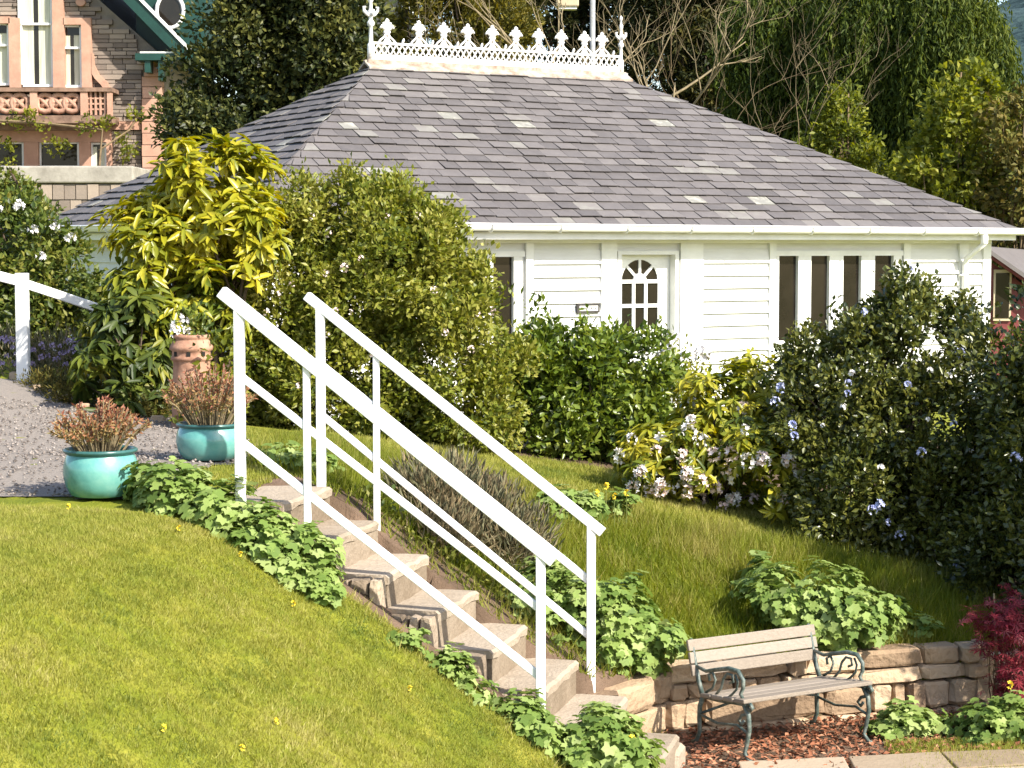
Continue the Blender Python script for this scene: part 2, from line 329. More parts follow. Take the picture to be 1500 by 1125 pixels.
def make_ground():
    xs = np.r_[-900, -400, -150, -60, -30, np.arange(-18, -7, 1.0), np.arange(-7, 7, 0.07), np.arange(7, 20, 1.0), 30, 60, 150, 400, 900]
    ys = np.r_[-60, -20, -5, np.arange(0, 4, 0.5), np.arange(4, 19, 0.07), np.arange(19, 60, 0.8), 75, 100, 150, 250, 450, 900, 1600]
    X, Y = np.meshgrid(xs, ys); Z = terr(X, Y)
    rr = np.random.default_rng(5)
    s, c = sc_(X, Y)
    soil = (((c > -1.10) & (c < 0.42 + .5 * ss(s, .9, 1.4)) & (s > -0.5) & (s < 2.9)) | (_inpoly(X.ravel(), Y.ravel(), LOWPOLY).reshape(X.shape) & (c > -1.2))).astype(float)
    soil = np.maximum(soil, ((Y > 17.0 + 0.2 * np.sin(X * 3)) & (Y < 22)).astype(float))
    fine = (np.abs(X) < 7) & (Y > 4) & (Y < 19)
    Z = Z + np.where(fine, rr.normal(0, 0.004, X.shape), 0)
    n, m = X.shape
    V = np.c_[X.ravel(), Y.ravel(), Z.ravel()]
    i = np.arange(n * m).reshape(n, m); Fq = np.stack([i[:-1, :-1], i[:-1, 1:], i[1:, 1:], i[1:, :-1]], -1).reshape(-1, 4)
    o = np_mesh('ground', V, Fq, soil.ravel(), 'ground', attr='soil', smooth=True)
    tag(o, kind='structure'); return o
def np_mesh(name, V, Fc, rnd, mat, parent=None, attr='rnd', smooth=False, kind=None, link=True):
    """mesh from arrays; all faces have the same vertex count"""
    V = np.ascontiguousarray(V, np.float32); Fc = np.ascontiguousarray(Fc, np.int32)
    me = bpy.data.meshes.new(name); me.vertices.add(len(V)); me.vertices.foreach_set('co', V.ravel())
    k = Fc.shape[1]; me.loops.add(Fc.size); me.loops.foreach_set('vertex_index', Fc.ravel())
    me.polygons.add(len(Fc)); me.polygons.foreach_set('loop_start', np.arange(0, Fc.size, k, dtype=np.int32))
    if smooth: me.polygons.foreach_set('use_smooth', np.ones(len(Fc), bool))
    a = me.attributes.new(attr, 'FLOAT', 'POINT'); a.data.foreach_set('value', np.ascontiguousarray(rnd, np.float32))
    me.update(calc_edges=True); me.materials.append(MATS[mat])
    if not link: return me
    return place(name, me, parent, None, kind)
make_ground()

# ------------------------------------------------------------------ foliage helpers
def unit(v): return v / (np.linalg.norm(v, axis=-1, keepdims=True) + 1e-9)
# leaf templates: (along, side, up) and triangles
T_SIMPLE = (np.array([(0, 0, 0), (.45, .5, .10), (1, 0, -.05), (.45, -.5, .10)]), [(0, 2, 1), (0, 3, 2)])
T_LONG = (np.array([(0, 0, 0), (.3, .42, .07), (.7, .40, .02), (1, 0, -.16), (.7, -.40, .02), (.3, -.42, .07), (.5, 0, -.02)]),
          [(0, 6, 1), (1, 6, 2), (2, 6, 3), (3, 6, 4), (4, 6, 5), (5, 6, 0)])
def _lobed(n=5):
    v = [(0.15, 0, 0)]; f = []
    ang = np.linspace(-2.6, 2.6, 2 * n + 1)
    for i, a in enumerate(ang):
        r = 0.56 if i % 2 else 0.40
        v.append((0.15 + r * math.cos(a) + 0.1, r * math.sin(a) * 1.05, 0.07 if i % 2 == 0 else -0.02))
    for i in range(len(ang) - 1): f.append((0, i + 1, i + 2))
    return np.array(v), f
T_LOBED = _lobed()
def _palm():
    v = [(0.1, 0, 0)]; f = []
    for a, r in ((-1.9, .5), (-1.0, .8), (-.35, .95), (0.35, .95), (1.0, .8), (1.9, .5)):
        b = len(v); v += [(0.1 + .45 * r * math.cos(a - .18), .45 * r * math.sin(a - .18), .03), (0.1 + r * math.cos(a), r * math.sin(a), -.1), (0.1 + .45 * r * math.cos(a + .18), .45 * r * math.sin(a + .18), .03)]
        f += [(0, b, b + 2), (b, b + 1, b + 2)]
    return np.array(v), f
T_PALM = _palm()
T_BLADE = (np.array([(0, .5, 0), (0, -.5, 0), (1, 0, 0)]), [(0, 1, 2)])
def leaf_frames(d, n):
    d = unit(d); s = unit(np.cross(n, d)); n = np.cross(d, s); return d, s, n
def leaf_mesh(name, pos, d, n, L, W, rnd, tmpl, mat, parent=None, kind=None):
    tv, tf = tmpl; d, s, n = leaf_frames(d, n); N = len(pos); K = len(tv)
    V = pos[:, None, :] + d[:, None, :] * (tv[None, :, 0:1] * L[:, None, None]) + s[:, None, :] * (tv[None, :, 1:2] * W[:, None, None]) + n[:, None, :] * (tv[None, :, 2:3] * L[:, None, None])
    Fc = (np.array(tf)[None] + (np.arange(N) * K)[:, None, None]).reshape(-1, 3)
    return np_mesh(name, V.reshape(-1, 3), Fc, np.repeat(rnd, K), mat, parent, kind=kind)
_variants = {}
def single_leaves(pos, d, n, L, W, rnd, tmpl, mat, parent, name='leaf'):
    tv, tf = tmpl; d, s, n = leaf_frames(d, n)
    for i in range(len(pos)):
        key = (mat, id(tmpl), int(rnd[i] * 14))
        me = _variants.get(key)
        if me is None:
            me = np_mesh(name, tv, np.array(tf), np.full(len(tv), (key[2] + .5) / 14), mat, link=False); _variants[key] = me
        M = Matrix((( d[i][0] * L[i], s[i][0] * W[i], n[i][0] * L[i], pos[i][0]), (d[i][1] * L[i], s[i][1] * W[i], n[i][1] * L[i], pos[i][1]), (d[i][2] * L[i], s[i][2] * W[i], n[i][2] * L[i], pos[i][2]), (0, 0, 0, 1)))
        place(name, me, parent, M)
def ell(px, py, Y, rx, ry, dep):
    p = P(px, py, Y); return (p.x, p.y, p.z, rx * S(Y), dep, ry * S(Y))
def crown_tips(ells, lumps, lumpr, tips, rng, inner=0.25, lo=0.55, hi=0.95):
    ells = np.array(ells, float); wgt = ells[:, 3] * ells[:, 5] + ells[:, 4] * ells[:, 5]; wgt /= wgt.sum()
    e = ells[rng.choice(len(ells), lumps, p=wgt)]
    dr = unit(rng.normal(size=(lumps, 3))); rad = rng.uniform(lo, hi, (lumps, 1))
    lc = e[:, :3] + dr * rad * e[:, 3:6]; lout = unit(dr / e[:, 3:6]); lr = lumpr * rng.uniform(.55, 1.25, lumps)
    ltone = rng.normal(0, 0.13, lumps)
    k = rng.integers(0, lumps, tips)
    d = unit(unit(rng.normal(size=(tips, 3))) + 0.55 * lout[k])
    r = np.where(rng.random(tips) < inner, rng.uniform(.1, .7, tips), rng.uniform(.75, 1.08, tips))
    pos = lc[k] + d * (lr[k] * r)[:, None]
    out = unit(d + 0.7 * lout[k])
    return pos, out, ltone[k], lc
def foliage(parent, ells, lumps, lumpr, tips, per, L, W, mat, tmpl=T_SIMPLE, seed=1, spread=0.8, up=0.25, droop=0.0, jitter=0.05, single=0, inner=0.25, lo=.55, hi=.95, rosette=False, name='crown', floor=True, tone=0.5, tonesd=0.2, kindstuff=True, lie=False, box=None):
    rng = np.random.default_rng(seed)
    pos, out, tn, lc = crown_tips(ells, lumps, lumpr, tips, rng, inner, lo, hi)
    N = tips * per
    p = np.repeat(pos, per, 0); o = np.repeat(out, per, 0); t = np.repeat(tn + rng.normal(0, .08, tips), per)
    U = np.array([0, 0, 1.0])
    if rosette:
        ax = unit(o + U * up)
        a = unit(np.cross(ax, np.array([.3, .2, .9]) + 0 * ax)); b = np.cross(ax, a)
        th = np.tile(np.arange(per) * 2.399, tips) + np.repeat(rng.uniform(0, 6.28, tips), per)
        el_ = np.repeat(rng.uniform(-.1, .55, tips), per) + rng.normal(0, .25, N)
        d = unit(a * (np.cos(th) * np.cos(el_))[:, None] + b * (np.sin(th) * np.cos(el_))[:, None] + ax * np.sin(el_)[:, None] - U * droop)
        nn = unit(ax * 1.0 + rng.normal(0, .25, (N, 3)))
        p = p + rng.normal(0, jitter * .3, (N, 3))
    elif lie:
        nn = unit(o + U * up + rng.normal(0, spread * .5, (N, 3)))
        d = unit(np.cross(nn, rng.normal(size=(N, 3))))
        p = p + rng.normal(0, jitter, (N, 3))
    else:
        d = unit(o + U * up - U * droop + rng.normal(0, spread, (N, 3)))
        nn = unit(o * .8 + U * .5 + rng.normal(0, .6, (N, 3)))
        p = p + rng.normal(0, jitter, (N, 3))
    Ls = L * rng.uniform(.65, 1.25, N); Ws = W * rng.uniform(.7, 1.2, N)
    rnd = np.clip(tone + t + rng.normal(0, tonesd, N), 0, 1)
    if floor:
        z = terr(p[:, 0], p[:, 1]); keep = p[:, 2] > z + 0.01
        p, d, nn, Ls, Ws, rnd = p[keep], d[keep], nn[keep], Ls[keep], Ws[keep], rnd[keep]
    if box is not None:
        keep = box(p); p, d, nn, Ls, Ws, rnd = p[keep], d[keep], nn[keep], Ls[keep], Ws[keep], rnd[keep]
    if single:
        # the leaves nearest the viewer's side become pieces of their own
        q = p[:, 1] - 0.15 * p[:, 2]; idx = np.argsort(q); a_, b_ = idx[:single], idx[single:]
        o_ = leaf_mesh(name, p[b_], d[b_], nn[b_], Ls[b_], Ws[b_], rnd[b_], tmpl, mat, parent)
        if kindstuff: o_['kind'] = 'stuff'
        single_leaves(p[a_], d[a_], nn[a_], Ls[a_], Ws[a_], rnd[a_], tmpl, mat, parent)
    else:
        o_ = leaf_mesh(name, p, d, nn, Ls, Ws, rnd, tmpl, mat, parent)
        if name != 'crown': o_['kind'] = 'stuff'
    return lc, p
def branches(parent, base, targets, r0, rng, mat='bark', n=14, name='branches', seg=5, wob=0.12):
    m = MB(); base = Vector(base)
    T = [Vector(t) for t in targets]; rng.shuffle(T)
    for t in T[:n]:
        b = base + Vector((rng.uniform(-1, 1) * r0 * 3, rng.uniform(-1, 1) * r0 * 3, 0)); b.z -= 0.05
        L = (t - b).length; pts = []
        for i in range(6):
            k = i / 5; q = b.lerp(t, k); q.z += math.sin(k * math.pi) * L * 0.08
            if 0 < i < 5: q += Vector((rng.uniform(-1, 1), rng.uniform(-1, 1), rng.uniform(-1, 1))) * L * wob * .4
            pts.append(q)
        m.tube(pts, [r0 * (1 - .8 * i / 5) for i in range(6)], seg)
    return m.build(name, mat, parent, smooth=True)
def shrub(name, label, cat, base, ells, group=None, stems=14, stem_r=0.02, stem_mat='bark', seed=1, **kw):
    bx, by = base; root = thing(name, label, cat, (bx, by, tz(bx, by)), group)
    lc, p = foliage(root, ells, seed=seed, **kw)
    if stems: branches(root, (bx, by, tz(bx, by)), [tuple(x) for x in lc], stem_r, random.Random(seed), stem_mat, stems)
    return root, lc, p
def bloom_mesh(name, n, r, mat, seed, petal=0.5):
    """a rounded truss of n small cupped flowers"""
    rng = np.random.default_rng(seed); m = MB()
    for i in range(n):
        d = Vector(unit(rng.normal(size=3) + np.array([0, 0, .5]))); c = d * r * rng.uniform(.55, 1.0)
        a = d.orthogonal().normalized(); b = d.cross(a); q = r * petal
        vs = [c - d * q * .5]; k = 5; t0 = rng.uniform(0, 6)
        for j in range(2 * k):
            t = t0 + math.pi * j / k; rr = q if j % 2 == 0 else q * .62
            vs.append(c + (a * math.cos(t) + b * math.sin(t)) * rr + d * q * (.25 if j % 2 == 0 else .0))
        m.add(vs, [(0, 1 + j, 1 + (j + 1) % (2 * k)) for j in range(2 * k)], rng.random())
    return m.mesh(name, mat)
def scatter_blooms(root, mesh, pts, rng, name='blossom', smin=.7, smax=1.2):
    for p in pts:
        s = rng.uniform(smin, smax)
        place(name, mesh, root, Matrix.Translation(Vector(p)) @ Matrix.Rotation(rng.uniform(0, 6.28), 4, 'Z') @ Matrix.Scale(s, 4))
def grass(name, label, cat, test, bbox, n, h, wd, mat, seed, lean=0.45, tone=0.5, hsd=0.3):
    rng = np.random.default_rng(seed); x0, x1, y0, y1 = bbox
    X = rng.uniform(x0, x1, n); Y = rng.uniform(y0, y1, n); k = test(X, Y); X, Y = X[k], Y[k]; N = len(X)
    Z = terr(X, Y) - 0.004; pos = np.c_[X, Y, Z]
    d = unit(np.c_[rng.normal(0, lean, N), rng.normal(0, lean, N), np.ones(N)])
    nn = unit(rng.normal(size=(N, 3)))
    rng2 = np.random.default_rng(seed + 9); pt0 = sum(rng2.uniform(.5, 1) * np.sin(X * rng2.normal(0, k_) + Y * rng2.normal(0, k_) + rng2.uniform(0, 6)) for k_ in (2, 4, 7, 11, 16, 22, 30)) * .045
    pt = pt0 + np.sin(X * 2.1 + np.sin(Y * 1.7) * 1.3) * np.sin(Y * 2.6 + X) * .10 + np.sin(X * 7 + Y * 3) * np.sin(Y * 6.1 - X * 2) * .07
    L = h * np.clip(rng.normal(1, hsd, N), .3, 2) * (1 + pt); W = wd * rng.uniform(.6, 1.3, N)
    rnd = np.clip(tone + 1.5 * pt + rng.normal(0, .11, N), 0, 1)
    o = leaf_mesh(name, pos, d, nn, L, W, rnd, T_BLADE, mat); tag(o, label, cat, kind='stuff'); return o

# ================================================================== THE SETTING
R0 = random.Random(11)
# gravel path: a sheet 2 cm above the ground
def gravel():
    xs = np.arange(-7.5, -1.0, 0.12); ys = np.arange(11.5, 19.2, 0.12); X, Y = np.meshgrid(xs, ys)
    edge_r = -2.02 + 0.03 * np.sin(Y * 5) + 0.30 * ss(Y, 12.6, 13.4) - 1.55 * ss(Y, 13.9, 17.8)
    ok = (X < edge_r) & (Y > 11.62 + 0.03 * np.sin(X * 6)) & (Y < 18.4)
    Z = terr(X, Y) + 0.008
    n, m = X.shape; i = np.arange(n * m).reshape(n, m)
    q = np.stack([i[:-1, :-1], i[:-1, 1:], i[1:, 1:], i[1:, :-1]], -1).reshape(-1, 4); okf = ok.ravel()[q].all(1); q = q[okf]
    used, inv = np.unique(q, return_inverse=True); V = np.c_[X.ravel(), Y.ravel(), Z.ravel()][used]
    o = np_mesh('gravel_path', V, inv.reshape(-1, 4), np.zeros(len(V)), 'gravel', smooth=True); tag(o, kind='structure')
    rng = np.random.default_rng(3); m = MB()
    N = 5200; px = rng.uniform(-5.2, -1.7, N); py = rng.uniform(11.66, 16.5, N)
    er = -2.06 + 0.30 * ss(py, 12.6, 13.4) - 1.55 * ss(py, 13.9, 17.8); k = px < er; px, py = px[k], py[k]; pz = terr(px, py) + 0.022
    T = np.array([(1, 0, 0), (-1, 0, 0), (0, 1, 0), (0, -1, 0), (0, 0, .8), (0, 0, -.4)]); TF = np.array([(0, 2, 4), (2, 1, 4), (1, 3, 4), (3, 0, 4), (2, 0, 5), (1, 2, 5), (3, 1, 5), (0, 3, 5)])
    n = len(px); sc = rng.uniform(.006, .016, n); th = rng.uniform(0, 6.28, n); c, s = np.cos(th), np.sin(th)
    TT = T[None] * sc[:, None, None] * rng.uniform(.7, 1.3, (n, 6, 1)); VX = TT[..., 0] * c[:, None] - TT[..., 1] * s[:, None]; VY = TT[..., 0] * s[:, None] + TT[..., 1] * c[:, None]
    V = np.stack([VX + px[:, None], VY + py[:, None], TT[..., 2] + pz[:, None]], -1).reshape(-1, 3)
    o = np_mesh('gravel_stones', V, (TF[None] + (np.arange(n) * 6)[:, None, None]).reshape(-1, 3), np.repeat(rng.random(n), 6), 'pebble'); tag(o, 'loose grey gravel stones strewn over the path by the pots', 'gravel', kind='stuff')
gravel()

# hill far behind, and the mass of woodland on it
def hill():
    rng = np.random.default_rng(9); xs = np.linspace(-500, 900, 120); ys = np.linspace(500, 1100, 40); X, Y = np.meshgrid(xs, ys)
    top = 28 + 112 * np.exp(-((X - 330) / 260) ** 2) + 4 * np.sin(X / 23) + 2 * np.sin(X / 7.7)
    Z = 1.0 + top * np.sin(np.clip((Y - 500) / 600, 0, 1) * math.pi / 2) ** .8 + rng.normal(0, 1.2, X.shape)
    n, m = X.shape; i = np.arange(n * m).reshape(n, m); q = np.stack([i[:-1, :-1], i[:-1, 1:], i[1:, 1:], i[1:, :-1]], -1).reshape(-1, 4)
    o = np_mesh('hill', np.c_[X.ravel(), Y.ravel(), Z.ravel()], q, np.zeros(X.size), 'hill_forest', smooth=False); tag(o, kind='structure')
hill()

# ================================================================== THE COTTAGE
TH = 0.519; U = Vector((math.cos(TH), math.sin(TH), 0)); V_ = Vector((-math.sin(TH), math.cos(TH), 0)); ZZ = Vector((0, 0, 1))
CA = Vector((-2.98, 21.40, 0)); CL, QL, QR, QD = 11.381, 3.531, 4.012, 3.854; EZ, RZ, FZ = 3.525, 5.693, 1.18
def C(t, d, z): return CA + U * t + V_ * d + ZZ * z
cot = thing('cottage', 'single storey white weatherboarded cottage with grey slate hipped roof', 'cottage', tuple(C(CL / 2, QD, FZ)))
def cbox(m, t0, t1, d0, d1, z0, z1, rnd=.5): return m.frame(C((t0 + t1) / 2, (d0 + d1) / 2, (z0 + z1) / 2), U * (t1 - t0), V_ * (d1 - d0), ZZ * (z1 - z0), rnd)
OV = 0.35; W1 = CL - 0.23; WT = 3.44
# wall carcass: hollow, with openings left for door and windows on the front
wall = MB()
segs = [(0.35, 2.62), (3.78, 5.10), (6.00, 7.50), (9.62, W1)]
for a, b in segs: cbox(wall, a, b, OV, OV + .12, FZ - .3, WT)
WZ0, WZ1 = 2.08, 3.215
for a, b in ((2.62, 3.78), (7.50, 9.62)):
    cbox(wall, a, b, OV, OV + .12, FZ - .3, WZ0); cbox(wall, a, b, OV, OV + .12, WZ1, WT)
cbox(wall, 5.10, 6.00, OV, OV + .12, 3.235, WT); cbox(wall, 5.10, 6.00, OV, OV + .12, FZ - .3, FZ)
cbox(wall, 0.35, .47, OV + .12, 2 * QD - OV - .12, FZ - .3, WT); cbox(wall, W1 - .12, W1, OV + .12, 2 * QD - OV - .12, FZ - .3, WT); cbox(wall, 0.35, W1, 2 * QD - OV - .12, 2 * QD - OV, FZ - .3, WT)
wallo = wall.build('wall', 'white_board', cot)
# lapped boards, each its own piece
def clap(t0, t1, z, h, d=OV, axis='front', rnd=.5):
    m = MB()
    if axis == 'front':
        f = lambda t, dd, zz: C(t, d - dd, zz)
    else:
        f = lambda t, dd, zz: C(d - dd, t, zz)
    lo = [f(t0, .002, z - .015), f(t1, .002, z - .015), f(t1, .044, z - .015), f(t0, .044, z - .015)]
    hi = [f(t0, .002, z + h), f(t1, .002, z + h), f(t1, .008, z + h), f(t0, .008, z + h)]
    return m.hull8(lo, hi, rnd)
BH = 0.158
rows = [FZ + .02 + i * BH for i in range(14)]
for a, b in ((0.55, 2.50), (3.90, 4.86), (6.36, 7.40), (9.74, 10.60), (10.76, 11.03)):
    for z in rows:
        if z + BH < 3.33: clap(a, b, z, BH, rnd=R0.random()).build('weatherboard', 'white_board', wallo)
for z in rows:
    clap(OV + .12, 2 * QD - OV - .1, z, BH, 0.35, 'side').build('weatherboard', 'white_board', wallo)
# trim: corner posts, frieze, plinth
m = MB()
for a, b in ((.325, .55), (2.40, 2.60), (3.80, 3.90), (4.86, 5.08), (6.02, 6.36), (7.40, 7.50), (9.62, 9.74), (10.60, 10.76), (11.03, W1 + .02)): cbox(m, a, b, OV - .050, OV - .001, FZ - .2, 3.33)
cbox(m, .325, W1 + .02, OV - .056, OV - .001, 3.332, WT + .02)
m.build('trim', 'white_paint', cot)
# interior: near-black sheet behind the windows, the room's dimness put into its colour
m = MB(); cbox(m, .6, W1 - .2, OV + 1.2, OV + 1.25, FZ, WT); m.build('dark_backing', 'black_void', cot)
# windows
def cwindow(t0, t1, panes, name='window'):
    m = MB(); z0, z1 = WZ0, WZ1; d0 = OV - .03; d1 = OV + .06
    xs = [t0] + [x for p in panes for x in p] + [t1]
    for i in range(0, len(xs), 2): cbox(m, xs[i], xs[i + 1], d0, d1, z0, z1)
    cbox(m, t0 - .03, t1 + .03, d0 - .01, d1, z1 - .045, z1 + .02); 
    w = m.build(name, 'white_paint', cot)
    s = MB(); cbox(s, t0 - .05, t1 + .05, d0 - .06, d1, z0 - .05, z0 - .002); s.build('sill', 'white_paint', w)
    for a, b in panes:
        g = MB(); cbox(g, a, b, OV + .025, OV + .035, z0, z1 - .046); g.build('pane', 'dark_glass', w)
cwindow(7.52, 9.60, [(7.56, 7.87), (8.08, 8.38), (8.61, 8.91), (9.14, 9.46)])
cwindow(2.62, 3.76, [(2.74, 3.10), (3.36, 3.64)])
# door with fanlight
def cdoor():
    m = MB(); cbox(m, 5.10, 5.155, OV - .04, OV + .10, FZ, 3.235); cbox(m, 5.945, 6.00, OV - .04, OV + .10, FZ, 3.235); cbox(m, 5.155, 5.945, OV - .04, OV + .10, 3.19, 3.235)
    m.build('door_frame', 'white_paint', cot)
    zc, r = 2.86, .27; tc = 5.50; z0 = 2.26
    # leaf as a plate with an arched opening
    t0, t1, top, bot = 5.158, 5.942, 3.187, FZ
    N = 12; arc = [(tc + r * math.cos(math.pi * i / N), zc + r * math.sin(math.pi * i / N)) for i in range(N + 1)]
    out = [(t1, zc)] + [(t1 if i <= N / 2 else t0, 0) for i in range(0)]
    outer = []
    for i in range(N + 1):
        a = math.pi * i / N; c, s = math.cos(a), math.sin(a)
        k = min((t1 - tc if c >= 0 else tc - t0) / max(abs(c), 1e-6), (top - zc) / max(s, 1e-6)); outer.append((tc + c * k, zc + s * k))
    m = MB(); d0, d1 = OV + .085, OV + .125
    def quad(p): m.hull8([C(x, d0, z) for x, z in p], [C(x, d1, z) for x, z in p])
    for i in range(N): quad([arc[i], outer[i], outer[i + 1], arc[i + 1]])
    # the two top corners
    for i in range(N):
        (xa, za), (xb, zb) = outer[i], outer[i + 1]
        if abs(za - zb) > 1e-4 and abs(xa - xb) > 1e-4:
            cx = xa if abs(za - top) > 1e-4 else xb; m.hull8([C(*q) for q in ((xa, d0, za), (cx, d0, top), (xb, d0, zb), (xb, d0, zb - 1e-3))], [C(*q) for q in ((xa, d1, za), (cx, d1, top), (xb, d1, zb), (xb, d1, zb - 1e-3))])
    quad([(t0, z0), (tc - r, z0), (tc - r, zc), (t0, zc)]); quad([(tc + r, z0), (t1, z0), (t1, zc), (tc + r, zc)]); quad([(t0, bot), (t1, bot), (t1, z0), (t0, z0)])
    door = m.build('door', 'white_paint', cot)
    b = MB(); e0, e1 = OV + .078, OV + .118
    for z in (z0 + .3, zc): cbox(b, tc - r, tc + r, e0, e1, z - .022, z + .022)
    for x in (tc - .09, tc + .09): cbox(b, x - .022, x + .022, e0 + .003, e1, z0, zc)
    for a in (45, 90, 135):
        c, s = math.cos(math.radians(a)), math.sin(math.radians(a)); dr = U * c + ZZ * s; pr = U * -s + ZZ * c
        b.frame(C(tc, (e0 + e1) / 2 + .004, zc) + dr * (r / 2 + .02), dr * (r - .04), pr * .034, V_ * (e1 - e0))
    hub = [(math.cos(math.pi * i / 8) * .1, math.sin(math.pi * i / 8) * .1) for i in range(9)]; b.prism(hub, C(tc, (e0 + e1) / 2 + .002, zc), U, ZZ, V_ * (e1 - e0 + .006))
    b.build('glazing_bars', 'white_paint', door)
    def pane(pts):
        g = MB(); g.prism(pts, C(0, OV + .105, 0), U, ZZ, V_ * .008); g.build('pane', 'dark_glass', door)
    for zl, zh in ((z0, z0 + .278), (z0 + .322, zc - .022)):
        for xl, xh in ((tc - r, tc - .112), (tc - .068, tc + .068), (tc + .112, tc + r)): pane([(xl, zl), (xh, zl), (xh, zh), (xl, zh)])
    for a0 in (0, 45, 90, 135):
        aa = [math.radians(a0 + 45 * i / 5) for i in range(6)]
        pane([(tc + .1 * math.cos(a), zc + .02 + .1 * math.sin(a)) for a in (aa[0], aa[-1])][:1] + [(tc + r * math.cos(a), zc + r * math.sin(a)) for a in aa] + [(tc + .1 * math.cos(aa[-1]), zc + .02 + .1 * math.sin(aa[-1]))])
    h = MB(); h.tube([C(5.23, OV + .07, 2.22), C(5.23, OV + .03, 2.22), C(5.33, OV + .03, 2.22)], .012, 6); h.build('handle', 'steel', door)
cdoor()
# name plate left of the door
m = MB(); cbox(m, 4.50, 4.82, OV - .070, OV - .040, 2.49, 2.60); sg = m.build('name_plate', 'sign_dark', cot)
m = MB(); cbox(m, 4.53, 4.79, OV - .075, OV - .0705, 2.515, 2.575); sp = m.build('plate_face', 'white_paint', sg)
m = MB()
for k, x in enumerate((4.575, 4.60, 4.625, 4.66, 4.685, 4.715, 4.74)): cbox(m, x, x + (.012 if k % 2 else .018), OV - .077, OV - .0752, 2.535, 2.553 + .006 * (k % 3))
m.build('lettering', 'sign_dark', sg)
# roof
rl, rr_ = C(QL, QD, RZ), C(CL - QR, QD, RZ)
eA, eB, eBL, eBR = C(0, 0, EZ), C(CL, 0, EZ), C(0, 2 * QD, EZ), C(CL, 2 * QD, EZ)
m = MB(); dn = ZZ * -.06
m.add([eA, eB, eBR, eBL, rl, rr_, eA + dn, eB + dn, eBR + dn, eBL + dn], [(0, 1, 5, 4), (1, 2, 5), (2, 3, 4, 5), (3, 0, 4), (0, 6, 7, 1), (1, 7, 8, 2), (2, 8, 9, 3), (3, 9, 6, 0), (9, 8, 7, 6)])
roof = m.build('roof', 'slate_deck', cot)
m = MB(); cbox(m, .03, CL - .03, .02, .06, EZ - .15, EZ - .062); cbox(m, .02, .06, .061, 2 * QD - .03, EZ - .15, EZ - .062)
cbox(m, .06, CL - .06, .061, OV + .02, EZ - .085, EZ - .064); cbox(m, .061, OV + .02, OV + .021, 2 * QD - .06, EZ - .085, EZ - .064); m.build('fascia', 'white_paint', roof)
def slates(E0, E1, Ra, Rb, nrow, wd, rng, collect):
    E0, E1, Ra, Rb = map(Vector, (E0, E1, Ra, Rb)); a = (E1 - E0).normalized(); mid = ((Ra + Rb) / 2 - E0); bdir = (mid - a * mid.dot(a)); SL = bdir.length; bdir.normalize(); n = a.cross(bdir)
    if n.z < 0: n = -n
    LEN = (E1 - E0).length; ra = (Ra - E0).dot(a); rb = (Rb - E0).dot(a)
    lo = lambda f: ra * f; hi = lambda f: LEN + (rb - LEN) * f
    for j in range(nrow):
        f0 = j / nrow - (.012 if j == 0 else 0); f1 = min(1, (j + 1.25) / nrow)
        x = -wd * (0.5 if j % 2 else 0.0) - rng.uniform(0, .05)
        while x < LEN:
            wk = wd * rng.uniform(.75, 1.22); x0, x1 = x + .005, x + wk - .005; x += wk
            c4 = []
            for f, xx in ((f0, x0), (f0, x1), (f1, x1), (f1, x0)):
                c4.append((min(max(xx, lo(max(f, 0))), hi(max(f, 0))), f * SL))
            if c4[1][0] - c4[0][0] < .03: continue
            up0 = .022 + rng.uniform(0, .016); up1 = .006; sk = rng.uniform(-.004, .004)
            hs = (up0, up0 + sk, up1, up1); jb = rng.uniform(-.013, .013)
            top = [E0 + a * p[0] + bdir * (p[1] + (jb if i < 2 else 0)) + n * h for i, (p, h) in enumerate(zip(c4, hs))]; bot = [q - n * .008 for q in top]
            t = rng.random(); rnd = .10 + .5 * t if t < .90 else (.72 + rng.random() * .12 if t < .985 else .93)
            collect.append((bot, top, rnd, top[0].y + top[0].z * .3))
rs = random.Random(4); fr, sd_ = [], []
slates(eA, eB, rl, rr_, 22, .285, rs, fr); slates(eBL, eA, rl, rl, 22, .285, rs, fr); slates(eB, eBR, rr_, rr_, 22, .3, rs, sd_); slates(eBR, eBL, rr_, rl, 22, .3, rs, sd_)
vis = sorted([s for s in fr if (Vector(s[1][1]) - Vector(s[1][0])).length > .2], key=lambda s: s[3]); one = vis[:300]; ids = set(id(s) for s in one)
for s in one:
    mm = MB(); mm.hull8(s[0], s[1], s[2]); mm.build('slate', 'slate', roof)
mm = MB()
for s in fr + sd_:
    if id(s) not in ids: mm.hull8(s[0], s[1], s[2])
mm.build('slates', 'slate', roof, kind='stuff')
m = MB()
for s in (-1, 1): m.frame(C((QL + CL - QR) / 2, QD + s * .07, RZ - .005), U * (CL - QL - QR + .30), V_ * .19 + ZZ * (-s * .10), ZZ * .03)
m.frame(C((QL + CL - QR) / 2, QD, RZ + .045), U * (CL - QL - QR + .22), V_ * .10, ZZ * .05)
m.build('ridge_capping', 'ridge_lead', roof)
